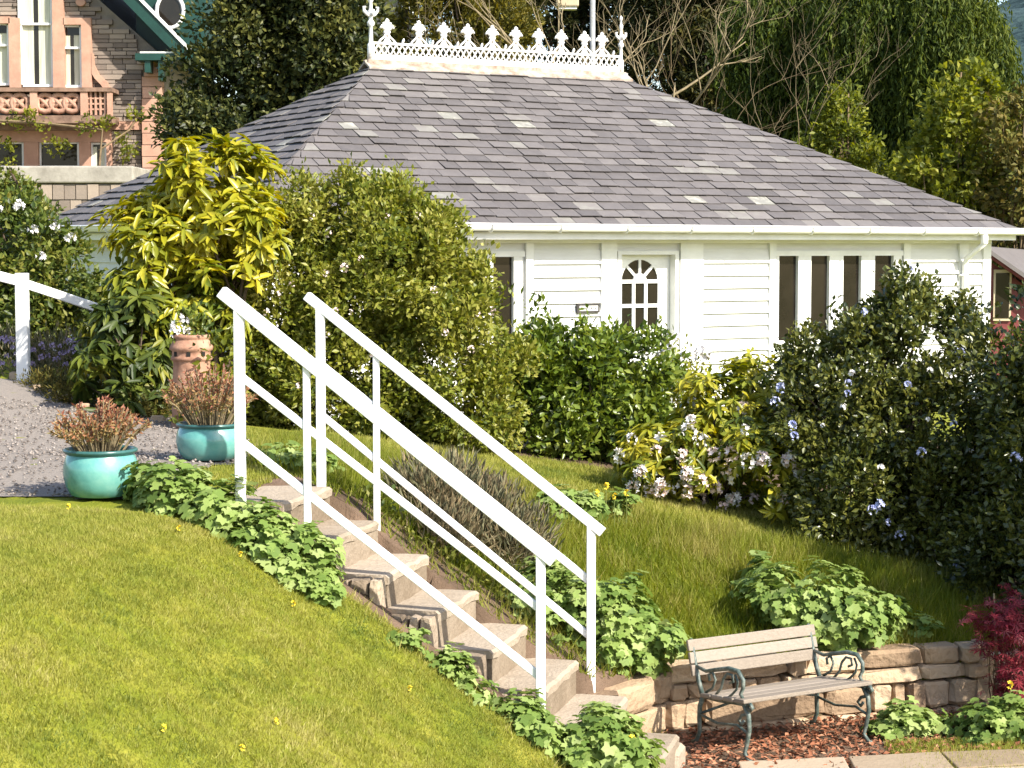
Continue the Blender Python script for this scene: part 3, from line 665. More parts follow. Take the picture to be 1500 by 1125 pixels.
# iron cresting along the ridge
cr = MB(); x0, x1 = QL - .03, CL - QR + .03; zb = RZ + .07
cbox(cr, x0, x1, QD - .022, QD + .022, zb, zb + .075); cbox(cr, x0, x1, QD - .016, QD + .016, zb + .205, zb + .235)
cres = cr.build('cresting', 'white_iron', roof)
m = MB(); n = 44
for i in range(n):
    xa = x0 + (x1 - x0) * i / n; xb = x0 + (x1 - x0) * (i + 1) / n
    for k, (p, q) in enumerate(((xa, xb), (xb, xa))): m.tube([C(p, QD + (k - .5) * .01, zb + .07), C((p + q) / 2, QD + (k - .5) * .01, zb + .142), C(q, QD + (k - .5) * .01, zb + .21)], .011, 4)
m.build('lattice', 'white_iron', cres)
def fleuron_mesh():
    m = MB()
    def arc(pts, r): m.tube([(x, 0, z) for x, z in pts], r, 5)
    for s in (-1, 1):
        arc([(s * .13, 0), (s * .09, .045), (s * .04, .085), (0, .15)], [.016, .015, .014, .02])
        arc([(0, .13), (s * .03, .19), (s * .075, .225), (s * .10, .195)], [.02, .026, .028, .016])
        arc([(0, .17), (s * .02, .225), (s * .045, .265), (s * .065, .262)], [.02, .024, .022, .012])
    arc([(0, .08), (0, .16), (0, .24), (0, .30), (0, .325)], [.016, .028, .022, .032, .01])
    arc([(-.045, .145), (.045, .145)], .02)
    m.prism([(-.075, 0), (.075, 0), (.03, .06), (0, .12), (-.03, .06)], (0, 0, .0), (1, 0, 0), (0, 0, 1), (0, .014, 0))
    return m.mesh('fleuron', 'white_iron', True)
FM = fleuron_mesh(); RU = Matrix.Rotation(TH, 4, 'Z')
for i, px in enumerate((577, 620, 654, 687, 721, 754, 786, 818, 851, 876)):
    k = (px - 557) / (902 - 557); t = x0 + (x1 - x0) * (k * (1 - .035 * (1 - k)))
    place('fleuron', FM, cres, Matrix.Translation(C(t, QD, zb + .225)) @ RU)
def knob_mesh():
    m = MB(); m.tube([(-.02, 0, 0), (0, 0, .05), (.005, 0, .075)], [.018, .02, .006], 5); return m.mesh('small_bud', 'white_iron', True)
KM = knob_mesh()
for px in (598, 637, 671, 704, 737, 770, 802, 834, 893):
    k = (px - 557) / (902 - 557); place('small_bud', KM, cres, Matrix.Translation(C(x0 + (x1 - x0) * k, QD, zb + .225)) @ RU)
def finial_mesh():
    m = MB(); m.lathe((0, 0, 0), [(0, 0), (.05, 0), (.05, .22), (.03, .25), (.026, .46), (.05, .48), (.052, .52), (.028, .55), (.026, .62), (.04, .66), (.024, .70), (.022, .78), (.036, .81), (.036, .85), (.018, .88), (.016, .93), (.03, .96), (.022, 1.0), (0, 1.03)], 10)
    for s in (-1, 1):
        m.tube([(0, 0, .60), (s * .055, 0, .62), (s * .10, 0, .67), (s * .105, 0, .72), (s * .075, 0, .72)], [.02, .024, .024, .02, .012], 6); m.tube([(0, s * .0, .60), (0, s * .055, .62), (0, s * .09, .68)], [.02, .022, .014], 6)
    return m.mesh('finial', 'white_iron', True)
FI = finial_mesh()
for t in (x0 - .02, x1 + .02): place('finial', FI, cres, Matrix.Translation(C(t, QD, zb - .02)) @ RU @ Matrix.Scale(.80 if t > x0 else .98, 4))
# gutter with a fall towards the downpipe, brackets and the pipe itself
def gutter(p, q, side):
    p, q = Vector(p), Vector(q); m = MB(); ax = (q - p).normalized(); n = 7; vs = []
    for e in (p, q):
        for i in range(n + 1):
            a = math.pi * i / n; vs.append(e + side * (math.cos(a) * .062) + ZZ * (-math.sin(a) * .085))
        for i in range(n, -1, -1):
            a = math.pi * i / n; vs.append(e + side * (math.cos(a) * .054) + ZZ * (-math.sin(a) * .077))
    k = 2 * (n + 1); fs = [(i, (i + 1) % k, k + (i + 1) % k, k + i) for i in range(k)] + [tuple(range(k - 1, -1, -1)), tuple(range(k, 2 * k))]
    m.add(vs, fs); m.tube([p + side * .062, q + side * .062], .012, 6); g = m.build('gutter', 'gutter_white', cot)
    L = (q - p).length; b = MB(); x = .4
    while x < L:
        c = p + ax * x; b.tube([c + side * .070 + ZZ * .006, c + side * .066 - ZZ * .05, c + side * .02 - ZZ * .092, c - side * .055 - ZZ * .075], .010, 5); x += .93
    b.build('gutter_brackets', 'gutter_white', g)
gutter(C(-.08, -.065, EZ + .035), C(CL + .10, -.065, EZ - .0), -V_); gutter(C(-.065, -.06, EZ + .01), C(-.065, 2 * QD, EZ + .04), -U)
m = MB(); pt = 10.68
m.tube([C(pt + .02, -.065, EZ - .07), C(pt + .02, -.065, EZ - .20), C(pt - .03, .06, EZ - .30), C(pt - .03, OV - .13, EZ - .40), C(pt - .03, OV - .09, EZ - .50), C(pt - .03, OV - .09, FZ)], .036, 10)
m.lathe(C(pt + .02, -.065, EZ - .20), [(.046, 0), (.05, .02), (.05, .10), (.046, .12)], 12)
for z in (2.9, 2.0): m.frame(C(pt - .03, OV - .07, z), U * .12, V_ * .08, ZZ * .03)
m.build('downpipe', 'gutter_white', cot, smooth=True)

# ================================================================== OLD STONE HOUSE BEHIND, ON THE LEFT
HY = 42.0
def RB(m, x0, y0, x1, y1, Ya, Yb, rnd=.5):
    a, b = P(x0, y1, Ya), P(x1, y0, Ya); return m.box(a.x, b.x, Ya, Yb, a.z, b.z, rnd)
hz = tz(P(100, 0, HY).x, HY)
house = thing('stone_house', 'old brown stone house with red sandstone window surrounds and green bargeboards', 'house', (P(60, 0, HY).x, HY + 4, hz))
m = MB(); a = P(-140, -90, HY); b = P(238, 0, HY); dpt = 9
pts = [(P(-140, 0, HY).x, hz - .5), (b.x, hz - .5), (b.x, P(0, 84, HY).z), (P(122, 0, HY).x, P(0, -20, HY).z), (P(40, 0, HY).x, P(0, -115, HY).z), (P(-140, 0, HY).x, P(0, -115, HY).z)]
m.prism(pts, (0, HY + .2 + dpt / 2, 0), (1, 0, 0), (0, 0, 1), (0, -dpt, 0)); hwall = m.build('wall', 'mortar', house)
opn = [(-40, 28, 20, 132), (24, -40, 82, 132), (82, 28, 134, 132), (-40, 126, 164, 210), (-40, 205, 164, 250), (207, 104, 240, 300)]
rg = random.Random(8); m = MB(); y = -60
while y < 300:
    h = rg.uniform(4.2, 8.5); x = -60 - rg.uniform(0, 20)
    while x < 238:
        l = rg.uniform(10, 34); x0_, x1_ = x + .5, min(x + l - .5, 238); x += l
        if x1_ - x0_ < 3: continue
        if y < 84 and x1_ > 122 + (y + 20) * 116 / 104: continue
        cx, cy = (x0_ + x1_) / 2, y + h / 2
        for q in opn:
            if q[0] < x1_ and x0_ < q[2] and q[1] < cy < q[3]:
                if x0_ < q[0]: x1_ = q[0]
                elif x1_ > q[2]: x0_ = q[2]
                else: x1_ = x0_
        if x1_ - x0_ < 3: continue
        RB(m, x0_, y + .5, x1_, y + h - .4, HY + .13 - rg.uniform(0, .06), HY + .25, min(1, max(0, rg.gauss(.45, .25))))
    y += h
m.build('wall_stones', 'wall_stone', hwall, kind='stuff')
def hpart(name, mat, rects, Ya, Yb, parent=house, **kw):
    m = MB()
    for r in rects: RB(m, *r, Ya, Yb)
    return m.build(name, mat, parent, **kw)
hpart('window_surround', 'sandstone', [(14, 26, 28, 130), (78, -45, 92, 130), (120, 36, 133, 130), (92.2, 26, 132.8, 36), (-40, 24, 13.8, 34), (26, -60, 78, -46)], HY - .02, HY + .3)
# curved shoulder beside the right light
m = MB(); pp = [(133, 78), (135, 78), (137, 96), (144, 110), (155, 120), (160, 130), (150, 130), (146, 124), (138, 116), (133, 108)]; m.prism([(P(x, 0, HY).x, P(0, y, HY).z) for x, y in pp], (0, HY + .08, 0), (1, 0, 0), (0, 0, 1), (0, -.22, 0)); m.build('shoulder', 'sandstone', house)
m = MB(); m.prism([(P(118 + 7 * math.cos(k * .5), 0, HY).x, P(0, 3 + 6 * math.sin(k * .5), HY).z) for k in range(12)], (0, HY + .05, 0), (1, 0, 0), (0, 0, 1), (0, -.15, 0)); m.build('roundel', 'sandstone', house)
def hwin(x0, y0, x1, y1, mid, cur=True, name='window'):
    m = MB(); t = 2.6
    for r in ((x0, y0, x0 + t, y1), (x1 - t, y0, x1, y1), (x0 + t, y0, x1 - t, y0 + t), (x0 + t, y1 - 3.4, x1 - t, y1)): RB(m, *r, HY + .08, HY + .2)
    if mid: RB(m, x0 + t, mid - 1.6, x1 - t, mid + 1.6, HY + .07, HY + .2)
    w = m.build(name, 'white_paint', house)
    g = MB(); RB(g, x0 + t, y0 + t, x1 - t, y1 - 3, HY + .16, HY + .18); g.build('pane', 'curtain' if cur else 'dark_glass', w)
    if cur:
        g = MB(); xm = (x0 + x1) / 2; RB(g, xm - 2, y0 + t, xm + 2, y1 - 3.5, HY + .155, HY + .159); g.build('curtain_gap', 'dark_glass', w)
        g = MB(); RB(g, x0 + t, y0 + t, x1 - t, y0 + (y1 - y0) * .16, HY + .150, HY + .154); g.build('pelmet', 'dark_glass', w)
hwin(-30, 34, 14, 125, 66); hwin(28, -46, 78, 127, 35); hwin(92, 37, 120, 128, 70)
hwin(57, 208, 116, 246, None, False); hwin(133, 209, 156, 247, None, True); hwin(-30, 208, 35, 246, None, False)
hpart('lower_surround', 'sandstone', [(-40, 190, 162, 208), (36, 208.2, 56, 300), (117, 208.2, 132, 300), (157, 208.2, 163, 300)], HY - .02, HY + .3)
hpart('string_course', 'sandstone', [(163.5, 178, 206, 190)], HY + .02, HY + .3)
# balcony
bal = hpart('balcony', 'old_sandstone', [(-40, 169, 163, 180), (-40, 128, 163, 134)], HY - .75, HY + .1)
for r_ in ((44, 134.2, 54, 168.8), (118, 134.2, 128, 168.8), (157, 134.2, 162, 168.8)): hpart('balcony_pier', 'sandstone', [r_], HY - .72, HY - .5, bal)
hpart('balcony_corbel', 'old_sandstone', [(-40, 180.2, 158, 189.8)], HY - .4, HY + .1, bal)
def ring(cx, cy, r):
    m = MB(); pts = [P(cx + r * math.cos(i * .5236), cy + r * math.sin(i * .5236) * 1.05, HY - .6) for i in range(13)]; m.tube(pts, .06, 6, cap=False); m.tube([P(cx - r * .6, cy - r * .6, HY - .6), P(cx + r * .6, cy + r * .6, HY - .6)], .05, 5); m.tube([P(cx + r * .6, cy - r * .6, HY - .59), P(cx - r * .6, cy + r * .6, HY - .59)], .05, 5); m.build('pierced_ring', 'sandstone', bal, smooth=True)
for cx in (-8, 10, 29, 66, 86, 106): ring(cx, 151, 12)
m = MB()
for x in (133, 140, 147, 154): RB(m, x - 1.2, 134.5, x + 1.2, 168.5, HY - .66, HY - .54)
for y in (144, 152, 160): RB(m, 129, y - 1.2, 156.5, y + 1.2, HY - .65, HY - .55)
m.build('pierced_grid', 'sandstone', bal)
# red quoined pier at the corner
yy = 112
for k in range(13):
    h = 17 if k else 15; m = MB(); RB(m, 208 + (k % 2) * .6, yy + .5, 237, yy + h - .4, HY - .05 - .01 * (k % 2), HY + .5); m.build('quoin', 'sandstone', house); yy += h
hpart('carved_cap', 'sandstone', [(211, 106, 235, 111.8), (216, 98, 230, 105.8), (220, 88, 226, 97.8)], HY - .1, HY + .4)
# roof slope, bargeboard and green eaves
def slab(name, mat, p0, p1, th, Ya, Yb, parent=house):
    a, b = P(p0[0], p0[1], Ya), P(p1[0], p1[1], Ya); d = (b - a); d.y = 0; n = Vector((-d.z, 0, d.x)).normalized()
    if n.z < 0: n = -n
    m = MB(); o = (a + b) / 2; o.y = (Ya + Yb) / 2; m.frame(o + n * th / 2, d, (0, Yb - Ya, 0), n * th); return m.build(name, mat, parent)
hroof = slab('roof', 'slate_deck', (92, -104), (272, 80), .12, HY - .45, HY + 9)
slab('bargeboard', 'green_paint', (84, -98), (264, 86), .30, HY - .58, HY - .48)
slab('verge_strip', 'white_paint', (97, -109), (277, 75), .06, HY - .62, HY - .49)
hpart('eaves_beam', 'green_paint', [(198, 78, 290, 88)], HY - .5, HY + .4); hpart('eaves_bracket', 'green_paint', [(212, 88.2, 220, 106), (232, 88.2, 238, 118)], HY - .45, HY - .12); hpart('eaves_rail', 'white_paint', [(205, 75.5, 265, 77.8)], HY - .5, HY - .3)
gp = hpart('timber_gable', 'green_paint', [(200, -80, 300, 74)], HY + .6, HY + 3)
m = MB(); cc = P(249, 16, HY + .5); m.tube([cc + Vector((.285 * math.cos(i * .349), 0, .36 * math.sin(i * .349))) for i in range(19)], .045, 6, cap=False); m.build('oval_frame', 'white_paint', gp, smooth=True)
m = MB(); m.prism([(.28 * math.cos(i * .349), .355 * math.sin(i * .349)) for i in range(18)], cc + Vector((0, .03, 0)), (1, 0, 0), (0, 0, 1), (0, .05, 0)); m.build('oval_pane', 'dark_glass', gp)
# climber on the front of the house
cl = thing('wall_climber', 'thin green climbing plant trained across the front of the stone house', 'climber', (P(140, 0, HY).x, HY - .9, hz))
foliage(cl, [ell(30, 172, HY - .9, 60, 7, .12), ell(150, 184, HY - .9, 45, 10, .12), ell(30, 192, HY - .9, 45, 9, .12), ell(196, 172, HY - .2, 14, 10, .1), ell(85, 214, HY - .5, 30, 8, .1), ell(10, 228, HY - .6, 24, 18, .12), ell(182, 215, HY - .2, 14, 18, .1)], 40, .10, 210, 4, .10, .06, 'leaf_spring', seed=61, spread=1.0)
m = MB(); m.tube([(P(140, 0, HY).x, HY - .9, hz), P(145, 250, HY - .95), P(150, 190, HY - .95), P(60, 180, HY - .95), P(-20, 176, HY - .95)], .03, 5); m.tube([P(145, 220, HY - .95), P(190, 190, HY - .3), P(205, 165, HY - .2)], .02, 5); m.build('stem', 'twig', cl)
# terrace wall in front of the house
ty = 38.5; tw = thing('terrace_wall', 'pale grey stone terrace wall below the old house', 'wall', (P(60, 0, ty).x, ty, tz(P(60, 0, ty).x, ty)))
m = MB(); RB(m, -120, 243, 195, 268, ty, ty + 3.2); m.build('coping', 'terrace_stone', tw, bevel=.03)
m = MB(); a = P(-120, 268, ty); b = P(190, 268, ty); m.box(a.x, b.x, ty + .12, ty + 3.0, tz(-10, ty) - .4, a.z - .002); m.build('wall_body', 'terrace_stone', tw)
m = MB()
for i in range(18):
    x = -110 + i * 17; RB(m, x + .6, 270 + (i % 2), x + 16, 292, ty + .06 - .01 * (i % 3), ty + .14, rg.random()); RB(m, x - 7.4, 293.5, x + 8, 318, ty + .05 + .01 * (i % 3), ty + .14, rg.random())
m.build('facing_stones', 'wall_stone', tw, kind='stuff')
# slate roofed gable of another building behind the evergreen
gy = 52.0; gh = thing('slate_gable_house', 'grey slate roof with white verge showing behind the cottage ridge', 'house', (P(560, 0, gy).x, gy + 3, tz(P(560, 0, gy).x, gy)))
m = MB(); z0_ = tz(-3, gy) - .4; q = [P(455, 60, gy), P(612, 60, gy), P(612, 52, gy), P(534, -95, gy), P(455, 52, gy)]; m.prism([(q[0].x, z0_), (q[1].x, z0_), (q[2].x, q[2].z), (q[3].x, q[3].z), (q[4].x, q[4].z)], (0, gy + 4, 0), (1, 0, 0), (0, 0, 1), (0, 8, 0)); m.build('wall', 'terrace_stone', gh)
slab('roof', 'slate', (538, -100), (617, 60), .12, gy - .5, gy + 9, gh); slab('verge', 'white_paint', (541, -106), (621, 56), .10, gy - .7, gy - .52, gh); slab('roof', 'green_paint', (452, 60), (532, -100), .12, gy - .5, gy + 9, gh)
# small outbuilding with maroon bargeboard, right of the cottage
oy = 30.0; ob = thing('garden_outbuilding', 'small outbuilding with slate roof and maroon bargeboard beside the cottage', 'outbuilding', (P(1500, 0, oy).x, oy + 1, tz(P(1500, 0, oy).x, oy)))
m = MB(); z0_ = tz(8, oy) - .3; q = [(1449, 1549), (1549, 460), (1499, 398)]; l, r = P(1449, 0, oy).x, P(1590, 0, oy).x; m.prism([(l, z0_), (r, z0_), (r, P(0, 470, oy).z), (l + .02, P(0, 378, oy).z)], (0, oy + 1.6, 0), (1, 0, 0), (0, 0, 1), (0, 3, 0)); m.build('wall', 'maroon', ob)
m = MB(); RB(m, 1455, 395, 1482, 470, oy + .06, oy + .12); wn = m.build('window', 'cream', ob); m = MB(); RB(m, 1458, 400, 1479, 466, oy + .05, oy + .07); m.build('pane', 'dark_glass', wn)
slab('bargeboard', 'maroon', (1446, 374), (1600, 482), .10, oy - .15, oy - .05, ob)
m = MB(); a_, b_, c_, d_ = P(1444, 368, oy - .2), P(1600, 476, oy - .2), P(1600, 380, oy + 3.4), P(1446, 366, oy + 3.4); m.hull8([a_, b_, c_, d_], [x + Vector((0, 0, .07)) for x in (a_, b_, c_, d_)], .4); m.build('roof', 'slate', ob)
# lamp post behind the ridge
ly = 46.0; lp = thing('lamp_post', 'grey metal lamp post rising behind the cottage roof', 'lamp post', (P(868, 0, ly).x, ly, tz(P(868, 0, ly).x, ly)))
m = MB(); b = P(868, 90, ly); m.tube([(b.x, ly, tz(b.x, ly)), (b.x, ly, P(0, -60, ly).z)], [.075, .06], 10); m.build('pole', 'steel', lp, smooth=True)
m = MB(); m.tube([(b.x, ly, P(0, -2, ly).z), P(850, -3, ly)], .035, 6); m.build('arm', 'steel', lp); m = MB(); RB(m, 815, -6, 848, 9, ly - .2, ly + .2); hd = m.build('lamp_head', 'cream', lp, bevel=.03); m = MB(); RB(m, 818, 9.1, 845, 13, ly - .15, ly + .15); m.build('diffuser', 'white_paint', hd)

# ================================================================== STEPS
D3 = Vector((DS[0], DS[1], 0)); C3 = Vector((DC[0], DC[1], 0)); RISE, RUN = 0.205, 0.319; WID = 0.89
def ST(s, c, z): return Vector((X1, Y1, 0)) + D3 * s + C3 * c + ZZ * z
steps = thing('garden_steps', 'flight of weathered stone garden steps between the white handrails', 'steps', tuple(ST(1.2, -.45, LOW)))
rk = random.Random(21)
for k in range(8):
    z = Z1 - RISE * k; s1 = RUN * k; s0 = s1 - RUN - (.45 if k == 0 else .03)
    def jj(a=.010): return rk.uniform(-a, a)
    m = MB(); tk = .055; vs = []
    # tread: chipped slab, front edge broken into segments
    N = 7; fr_ = [s1 + .014 + jj(.012) for _ in range(N + 1)]; zt = [z + jj(.008) for _ in range(N + 1)]; WA = WID - .105; cw = [-WA] + [-WA + WA * i / N for i in range(1, N)] + [.01]
    for i in range(N + 1):
        for s_, zz in ((s0, z - tk), (s0, zt[i]), (fr_[i] - .02, zt[i]), (fr_[i], zt[i] - .016), (fr_[i] - .004, z - tk + jj(.008))): vs.append(ST(s_, cw[i], zz))
    fs = []
    for i in range(N):
        for q in range(5): a = i * 5 + q; b = i * 5 + (q + 1) % 5; fs.append((a, b, b + 5, a + 5))
    fs += [(4, 3, 2, 1, 0), tuple(N * 5 + q for q in range(5))]
    m.add(vs, fs, .60 + jj(.14)); m.build('tread', 'concrete', steps)
    m = MB(); h = RISE + .16; m.frame(ST((s0 + s1) / 2 + .006, -WID / 2 + .055, z - tk - .002 - h / 2), D3 * (s1 - s0 - .004), C3 * (WID - .13), ZZ * h, .34 + jj(.1)); m.build('riser', 'concrete', steps)
    # the near end is closed with upright stones of unequal width
    x = s0 + .02 if k else s1 - .40
    while x < s1 - .02:
        wv = rk.uniform(.045, .13); wv = min(wv, s1 + .012 - x)
        if wv > .02:
            hh = RISE + .16; sb = stone_box(ST(x + wv / 2, -WID + .028 + jj(.018), z - rk.uniform(-.004, .03) - hh / 2), D3 * (wv - .008), C3 * .15, ZZ * hh, rk, .05, min(1, max(0, rk.gauss(.42, .25)))); sb.build('side_stone', 'riser_stone', steps)
        x += wv
# ================================================================== HANDRAILS
def bar(a, b, wy, th, rnd=.5):
    """flat bar a-b, wy wide sideways, th deep"""
    a, b = Vector(a), Vector(b); d = b - a; sd = Vector((-d.y, d.x, 0)).normalized(); n = d.normalized().cross(sd); m = MB(); m.frame((a + b) / 2, d, sd * wy, n * th, rnd); return m
def railing(name, label, posts, rails, group=None):
    bx = posts[0][0]; root = thing(name, label, 'railing', tuple(posts[0][0]), group)
    for lo, hi, wd in posts: m = MB(); m.frame((Vector(lo) + Vector(hi)) / 2, (wd, 0, 0), (0, wd, 0), Vector(hi) - Vector(lo)); m.build('post', 'white_rail', root, bevel=.006)
    for nm, a, b, wy, th in rails: bar(a, b, wy, th).build(nm, 'white_rail', root, bevel=.005)
    return root
def vpost(px, pyt, pyb, Y, wd):
    t, b = P(px, pyt, Y), P(px, pyb, Y); b.x = t.x; b.z = min(b.z, tz(b.x, b.y)) - .06; return (b, t, wd)
ya, yb = 11.33, 11.0
def yn(px): return ya + (yb - ya) * (px - 325) / 485
railing('near_handrail', 'white three bar handrail on the lawn side of the steps', [vpost(350, 450, 752, yn(350), .060), vpost(449, 532, 786, yn(449), .042), vpost(792, 812, 1040, yn(792), .055)],
        [('handrail', P(324, 427, yn(324)), P(812, 822, yn(812)), .07, .068), ('middle_bar', P(350, 549, yn(350)), P(792, 893, yn(792)), .030, .042), ('lower_bar', P(350, 644, yn(350)), P(792, 992, yn(792)), .030, .046)])
yc, yd = 12.46, 12.06
def yf(px): return yc + (yd - yc) * (px - 450) / 430
railing('far_handrail', 'white three bar handrail on the bench side of the steps', [vpost(469, 450, 672, yf(469), .058), vpost(551, 516, 796, yf(551), .042), vpost(866, 768, 1012, yf(866), .055)],
        [('handrail', P(449, 433, yf(449)), P(883, 780, yf(883)), .06, .056), ('middle_bar', P(469, 533, yf(469)), P(866, 853, yf(866)), .03, .046), ('lower_bar', P(469, 606, yf(469)), P(866, 934, yf(866)), .03, .042)])
# path fence at the left
fy = 18.0; fp = P(32, 400, fy); fz = tz(fp.x, fy)
fence = thing('path_handrail', 'white square post with sloping top rail beside the gravel path', 'railing', (fp.x, fy, fz))
m = MB(); m.frame((fp.x, fy, (fz - .1 + fp.z) / 2), (.108, 0, 0), (0, .108, 0), (0, 0, fp.z - fz + .1)); m.build('post', 'white_rail', fence, bevel=.008)
bar(P(-120, 374, fy - .6), P(23.5, 411, fy - .03), .05, .088).build('rail', 'white_rail', fence, bevel=.006); bar(P(40.5, 417, fy + .03), P(250, 487, fy + .8), .05, .082).build('rail', 'white_rail', fence, bevel=.006)
e = P(250, 480, fy + .8); m = MB(); m.frame((e.x, e.y, (tz(e.x, e.y) + e.z) / 2), (.1, 0, 0), (0, .1, 0), (0, 0, e.z - tz(e.x, e.y) + .1)); m.build('post', 'white_rail', fence)

# ================================================================== RETAINING WALL, each stone a piece
rw = thing('retaining_wall', 'low sandstone retaining wall behind the bench', 'wall', (1.9, 13.1, LOW))
rq = random.Random(31); m = MB()
for (xa, ya_), (xb, yb_) in zip(WALL[:-1], WALL[1:]):
    a, b = Vector((xa, ya_, 0)), Vector((xb, yb_, 0)); d = (b - a).normalized(); nrm = Vector((d.y, -d.x, 0))
    m.frame((a + b) / 2 - nrm * .10 + ZZ * .27, (b - a), nrm * .16, ZZ * .46)
    L = (b - a).length
    if xb > 8: L = 1.2
    z = LOW - .08; row = 0
    while z < .50:
        h = rq.uniform(.10, .20) if row != 1 else rq.uniform(.17, .25); h = min(h, .60 - z); x = -rq.uniform(0, .1)
        while x < L:
            l = rq.choice((rq.uniform(.10, .22), rq.uniform(.22, .55))); l = min(l, L - x + .05)
            if l > .06:
                g = stone_box(a + d * (x + l / 2) + nrm * rq.uniform(-.035, .03) + ZZ * (z + h / 2), d * (l - .012), nrm * .20, ZZ * (h - .012), rq, .13, min(1, max(0, rq.gauss(.5, .22)))); g.build('stone', 'garden_stone', rw)
            x += l
        z += h; row += 1
m.build('core', 'soil', rw)
# flagstones on the lower path
rf = random.Random(41); low = bpy.data.objects.new('lower_path', None); COL.objects.link(low); tag(low, kind='structure')
yv = 0
for j in range(5):
    x = .55 + rf.uniform(0, .3)
    while x < 4.2:
        l = rf.uniform(.42, .75); cx, cy = x + l / 2, 10.35 + j * .40 + (x - 1) * .16
        g = MB(); q = lambda a: a + rf.uniform(-.02, .02)
        g4 = [(q(x + .012), q(cy - .18)), (q(x + l - .012), q(cy - .18 + l * .16)), (q(x + l - .012), q(cy + .19 + l * .16)), (q(x + .012), q(cy + .19))]; zt = LOW + .035 + rf.uniform(0, .012)
        if cy < 11.72 + (x - 1) * .28 and x > .95:
            g.hull8([Vector((a, b, LOW - .03)) for a, b in g4], [Vector((a, b, zt)) for a, b in g4], rf.random()); g.build('flagstone', 'flagstone', low, bevel=.008)
        x += l
# bark chippings under and round the bench
def chips():
    rng = np.random.default_rng(51); N = 15000; X = rng.uniform(.6, 4.5, N); Y = rng.uniform(11.0, 14, N)
    k = _inpoly(X, Y, WALL + [(4.5, 12.4), (2.6, 12.0), (1.5, 11.2), (.75, 11.2)]); X, Y = X[k], Y[k]; N = len(X)
    pos = np.c_[X, Y, np.full(N, LOW) + rng.uniform(.002, .03, N)]; d = unit(rng.normal(size=(N, 3)) * np.array([1, 1, .35])); n = unit(rng.normal(size=(N, 3)) * .5 + np.array([0, 0, 1]))
    tag(leaf_mesh('bark_chippings', pos, d, n, rng.uniform(.02, .06, N), rng.uniform(.012, .03, N), np.clip(rng.normal(.5, .25, N), 0, 1), T_SIMPLE, 'bark_chip'), 'reddish brown bark chippings spread under the bench', 'bark chippings', kind='stuff')
chips()

# ================================================================== BENCH
def bench():
    fl = G(1093, 1113, LOW + .02); ang = math.radians(31)
    e = Vector((math.cos(ang), math.sin(ang), 0)); f = Vector((-e.y, e.x, 0)); L = .925
    o = fl + Vector((0, 0, 0))
    root = thing('garden_bench', 'small garden bench with grey wooden slats and scrolled green iron ends', 'bench', tuple(o + e * L / 2 + f * .22))
    def B(x, y, z): return o + e * x + f * y + ZZ * z
    def slat(name, c, wv, hv, l0=-.05, l1=.05, rnd=.5):
        m = MB(); m.frame(B((L + l1 + l0) / 2, *c), e * (L + l1 - l0), wv, hv, rnd); return m.build(name, 'weathered_wood', root, bevel=.006)
    sh = .365
    for i, y in enumerate((.015, .130, .245, .360)): slat('seat_slat', (y, sh - .012 * i), f * .102 - ZZ * .010, ZZ * .026 + f * .003, rnd=.34 + .10 * (i % 3))
    tl = .28
    for i in range(3):
        z = .462 + i * .076; y = .485 + (z - .40) * tl; slat('back_slat', (y, z), f * .024 - ZZ * .006, ZZ * .069 + f * .069 * tl, rnd=.36 + .08 * ((i * 2) % 3))
    for x in (-.012, L + .012):
        def T(name, pts, r, seg=7): m = MB(); m.tube([B(x + (p[2] if len(p) > 2 else 0), p[0], p[1]) for p in pts], r, seg); return m.build(name, 'cast_iron', root, smooth=True)
        T('leg', [(.02, .355), (-.035, .28), (-.045, .20), (-.02, .10), (.0, .04), (-.045, .0), (-.075, .004)], [.016, .016, .015, .014, .013, .014, .010])
        T('leg', [(.42, .33), (.46, .24), (.465, .16), (.46, .08), (.49, .02), (.535, .0)], [.016, .016, .015, .014, .013, .011])
        T('seat_support', [(-.02, .345), (.1, .335), (.25, .318), (.44, .31)], .013)
        T('back_support', [(.43, .31), (.475, .40), (.505, .49), (.54, .60), (.56, .655)], [.016, .016, .014, .013, .010])
        ar = T('armrest', [(.515, .49), (.40, .475), (.29, .505), (.17, .535), (.07, .535), (.02, .49), (.02, .44), (.045, .40), (.02, .37)], [.011, .012, .014, .015, .015, .014, .013, .012, .011])
        m = MB()
        m.tube([B(x, y, z) for y, z in ((.40, .34), (.33, .38), (.30, .44), (.33, .48), (.37, .46), (.36, .42))], .009, 6); m.tube([B(x, y, z) for y, z in ((.30, .34), (.24, .40), (.22, .46), (.18, .50), (.13, .50), (.12, .46), (.155, .445))], .009, 6)
        m.tube([B(x, y, z) for y, z in ((.18, .345), (.13, .38), (.085, .42), (.075, .47), (.10, .51))], .008, 6); m.tube([B(x, y, z) for y, z in ((.06, .345), (.09, .36), (.11, .345))], .011, 6)
        m.build('scroll', 'cast_iron', ar, smooth=True)
        T('stretcher', [(-.035, .17), (.08, .20), (.18, .185), (.28, .17), (.46, .19)], .009, 6)
        m = MB(); m.tube([B(x, y, z) for y, z in ((-.02, .33), (-.055, .315), (-.075, .335), (-.055, .355), (-.035, .345))], .012, 6); m.tube([B(x, y, z) for y, z in ((-.03, .29), (.03, .27), (.06, .235), (.03, .215), (.01, .24))], .011, 6); m.build('scroll', 'cast_iron', root, smooth=True)
    m = MB(); m.tube([B(0, .45, .20), B(L / 2, .40, .30), B(L, .45, .20)], .009, 6); m.build('cross_brace', 'cast_iron', root, smooth=True)
bench()
# squared stone block at the foot of the steps
m = stone_box(G(965, 1100, .27) + Vector((0, .1, -.10)), D3 * .30, C3 * .30, ZZ * .22, random.Random(3), .03, .6)
tag(m.build('stone_block', 'concrete'), 'squared grey stone block at the foot of the steps', 'stone')

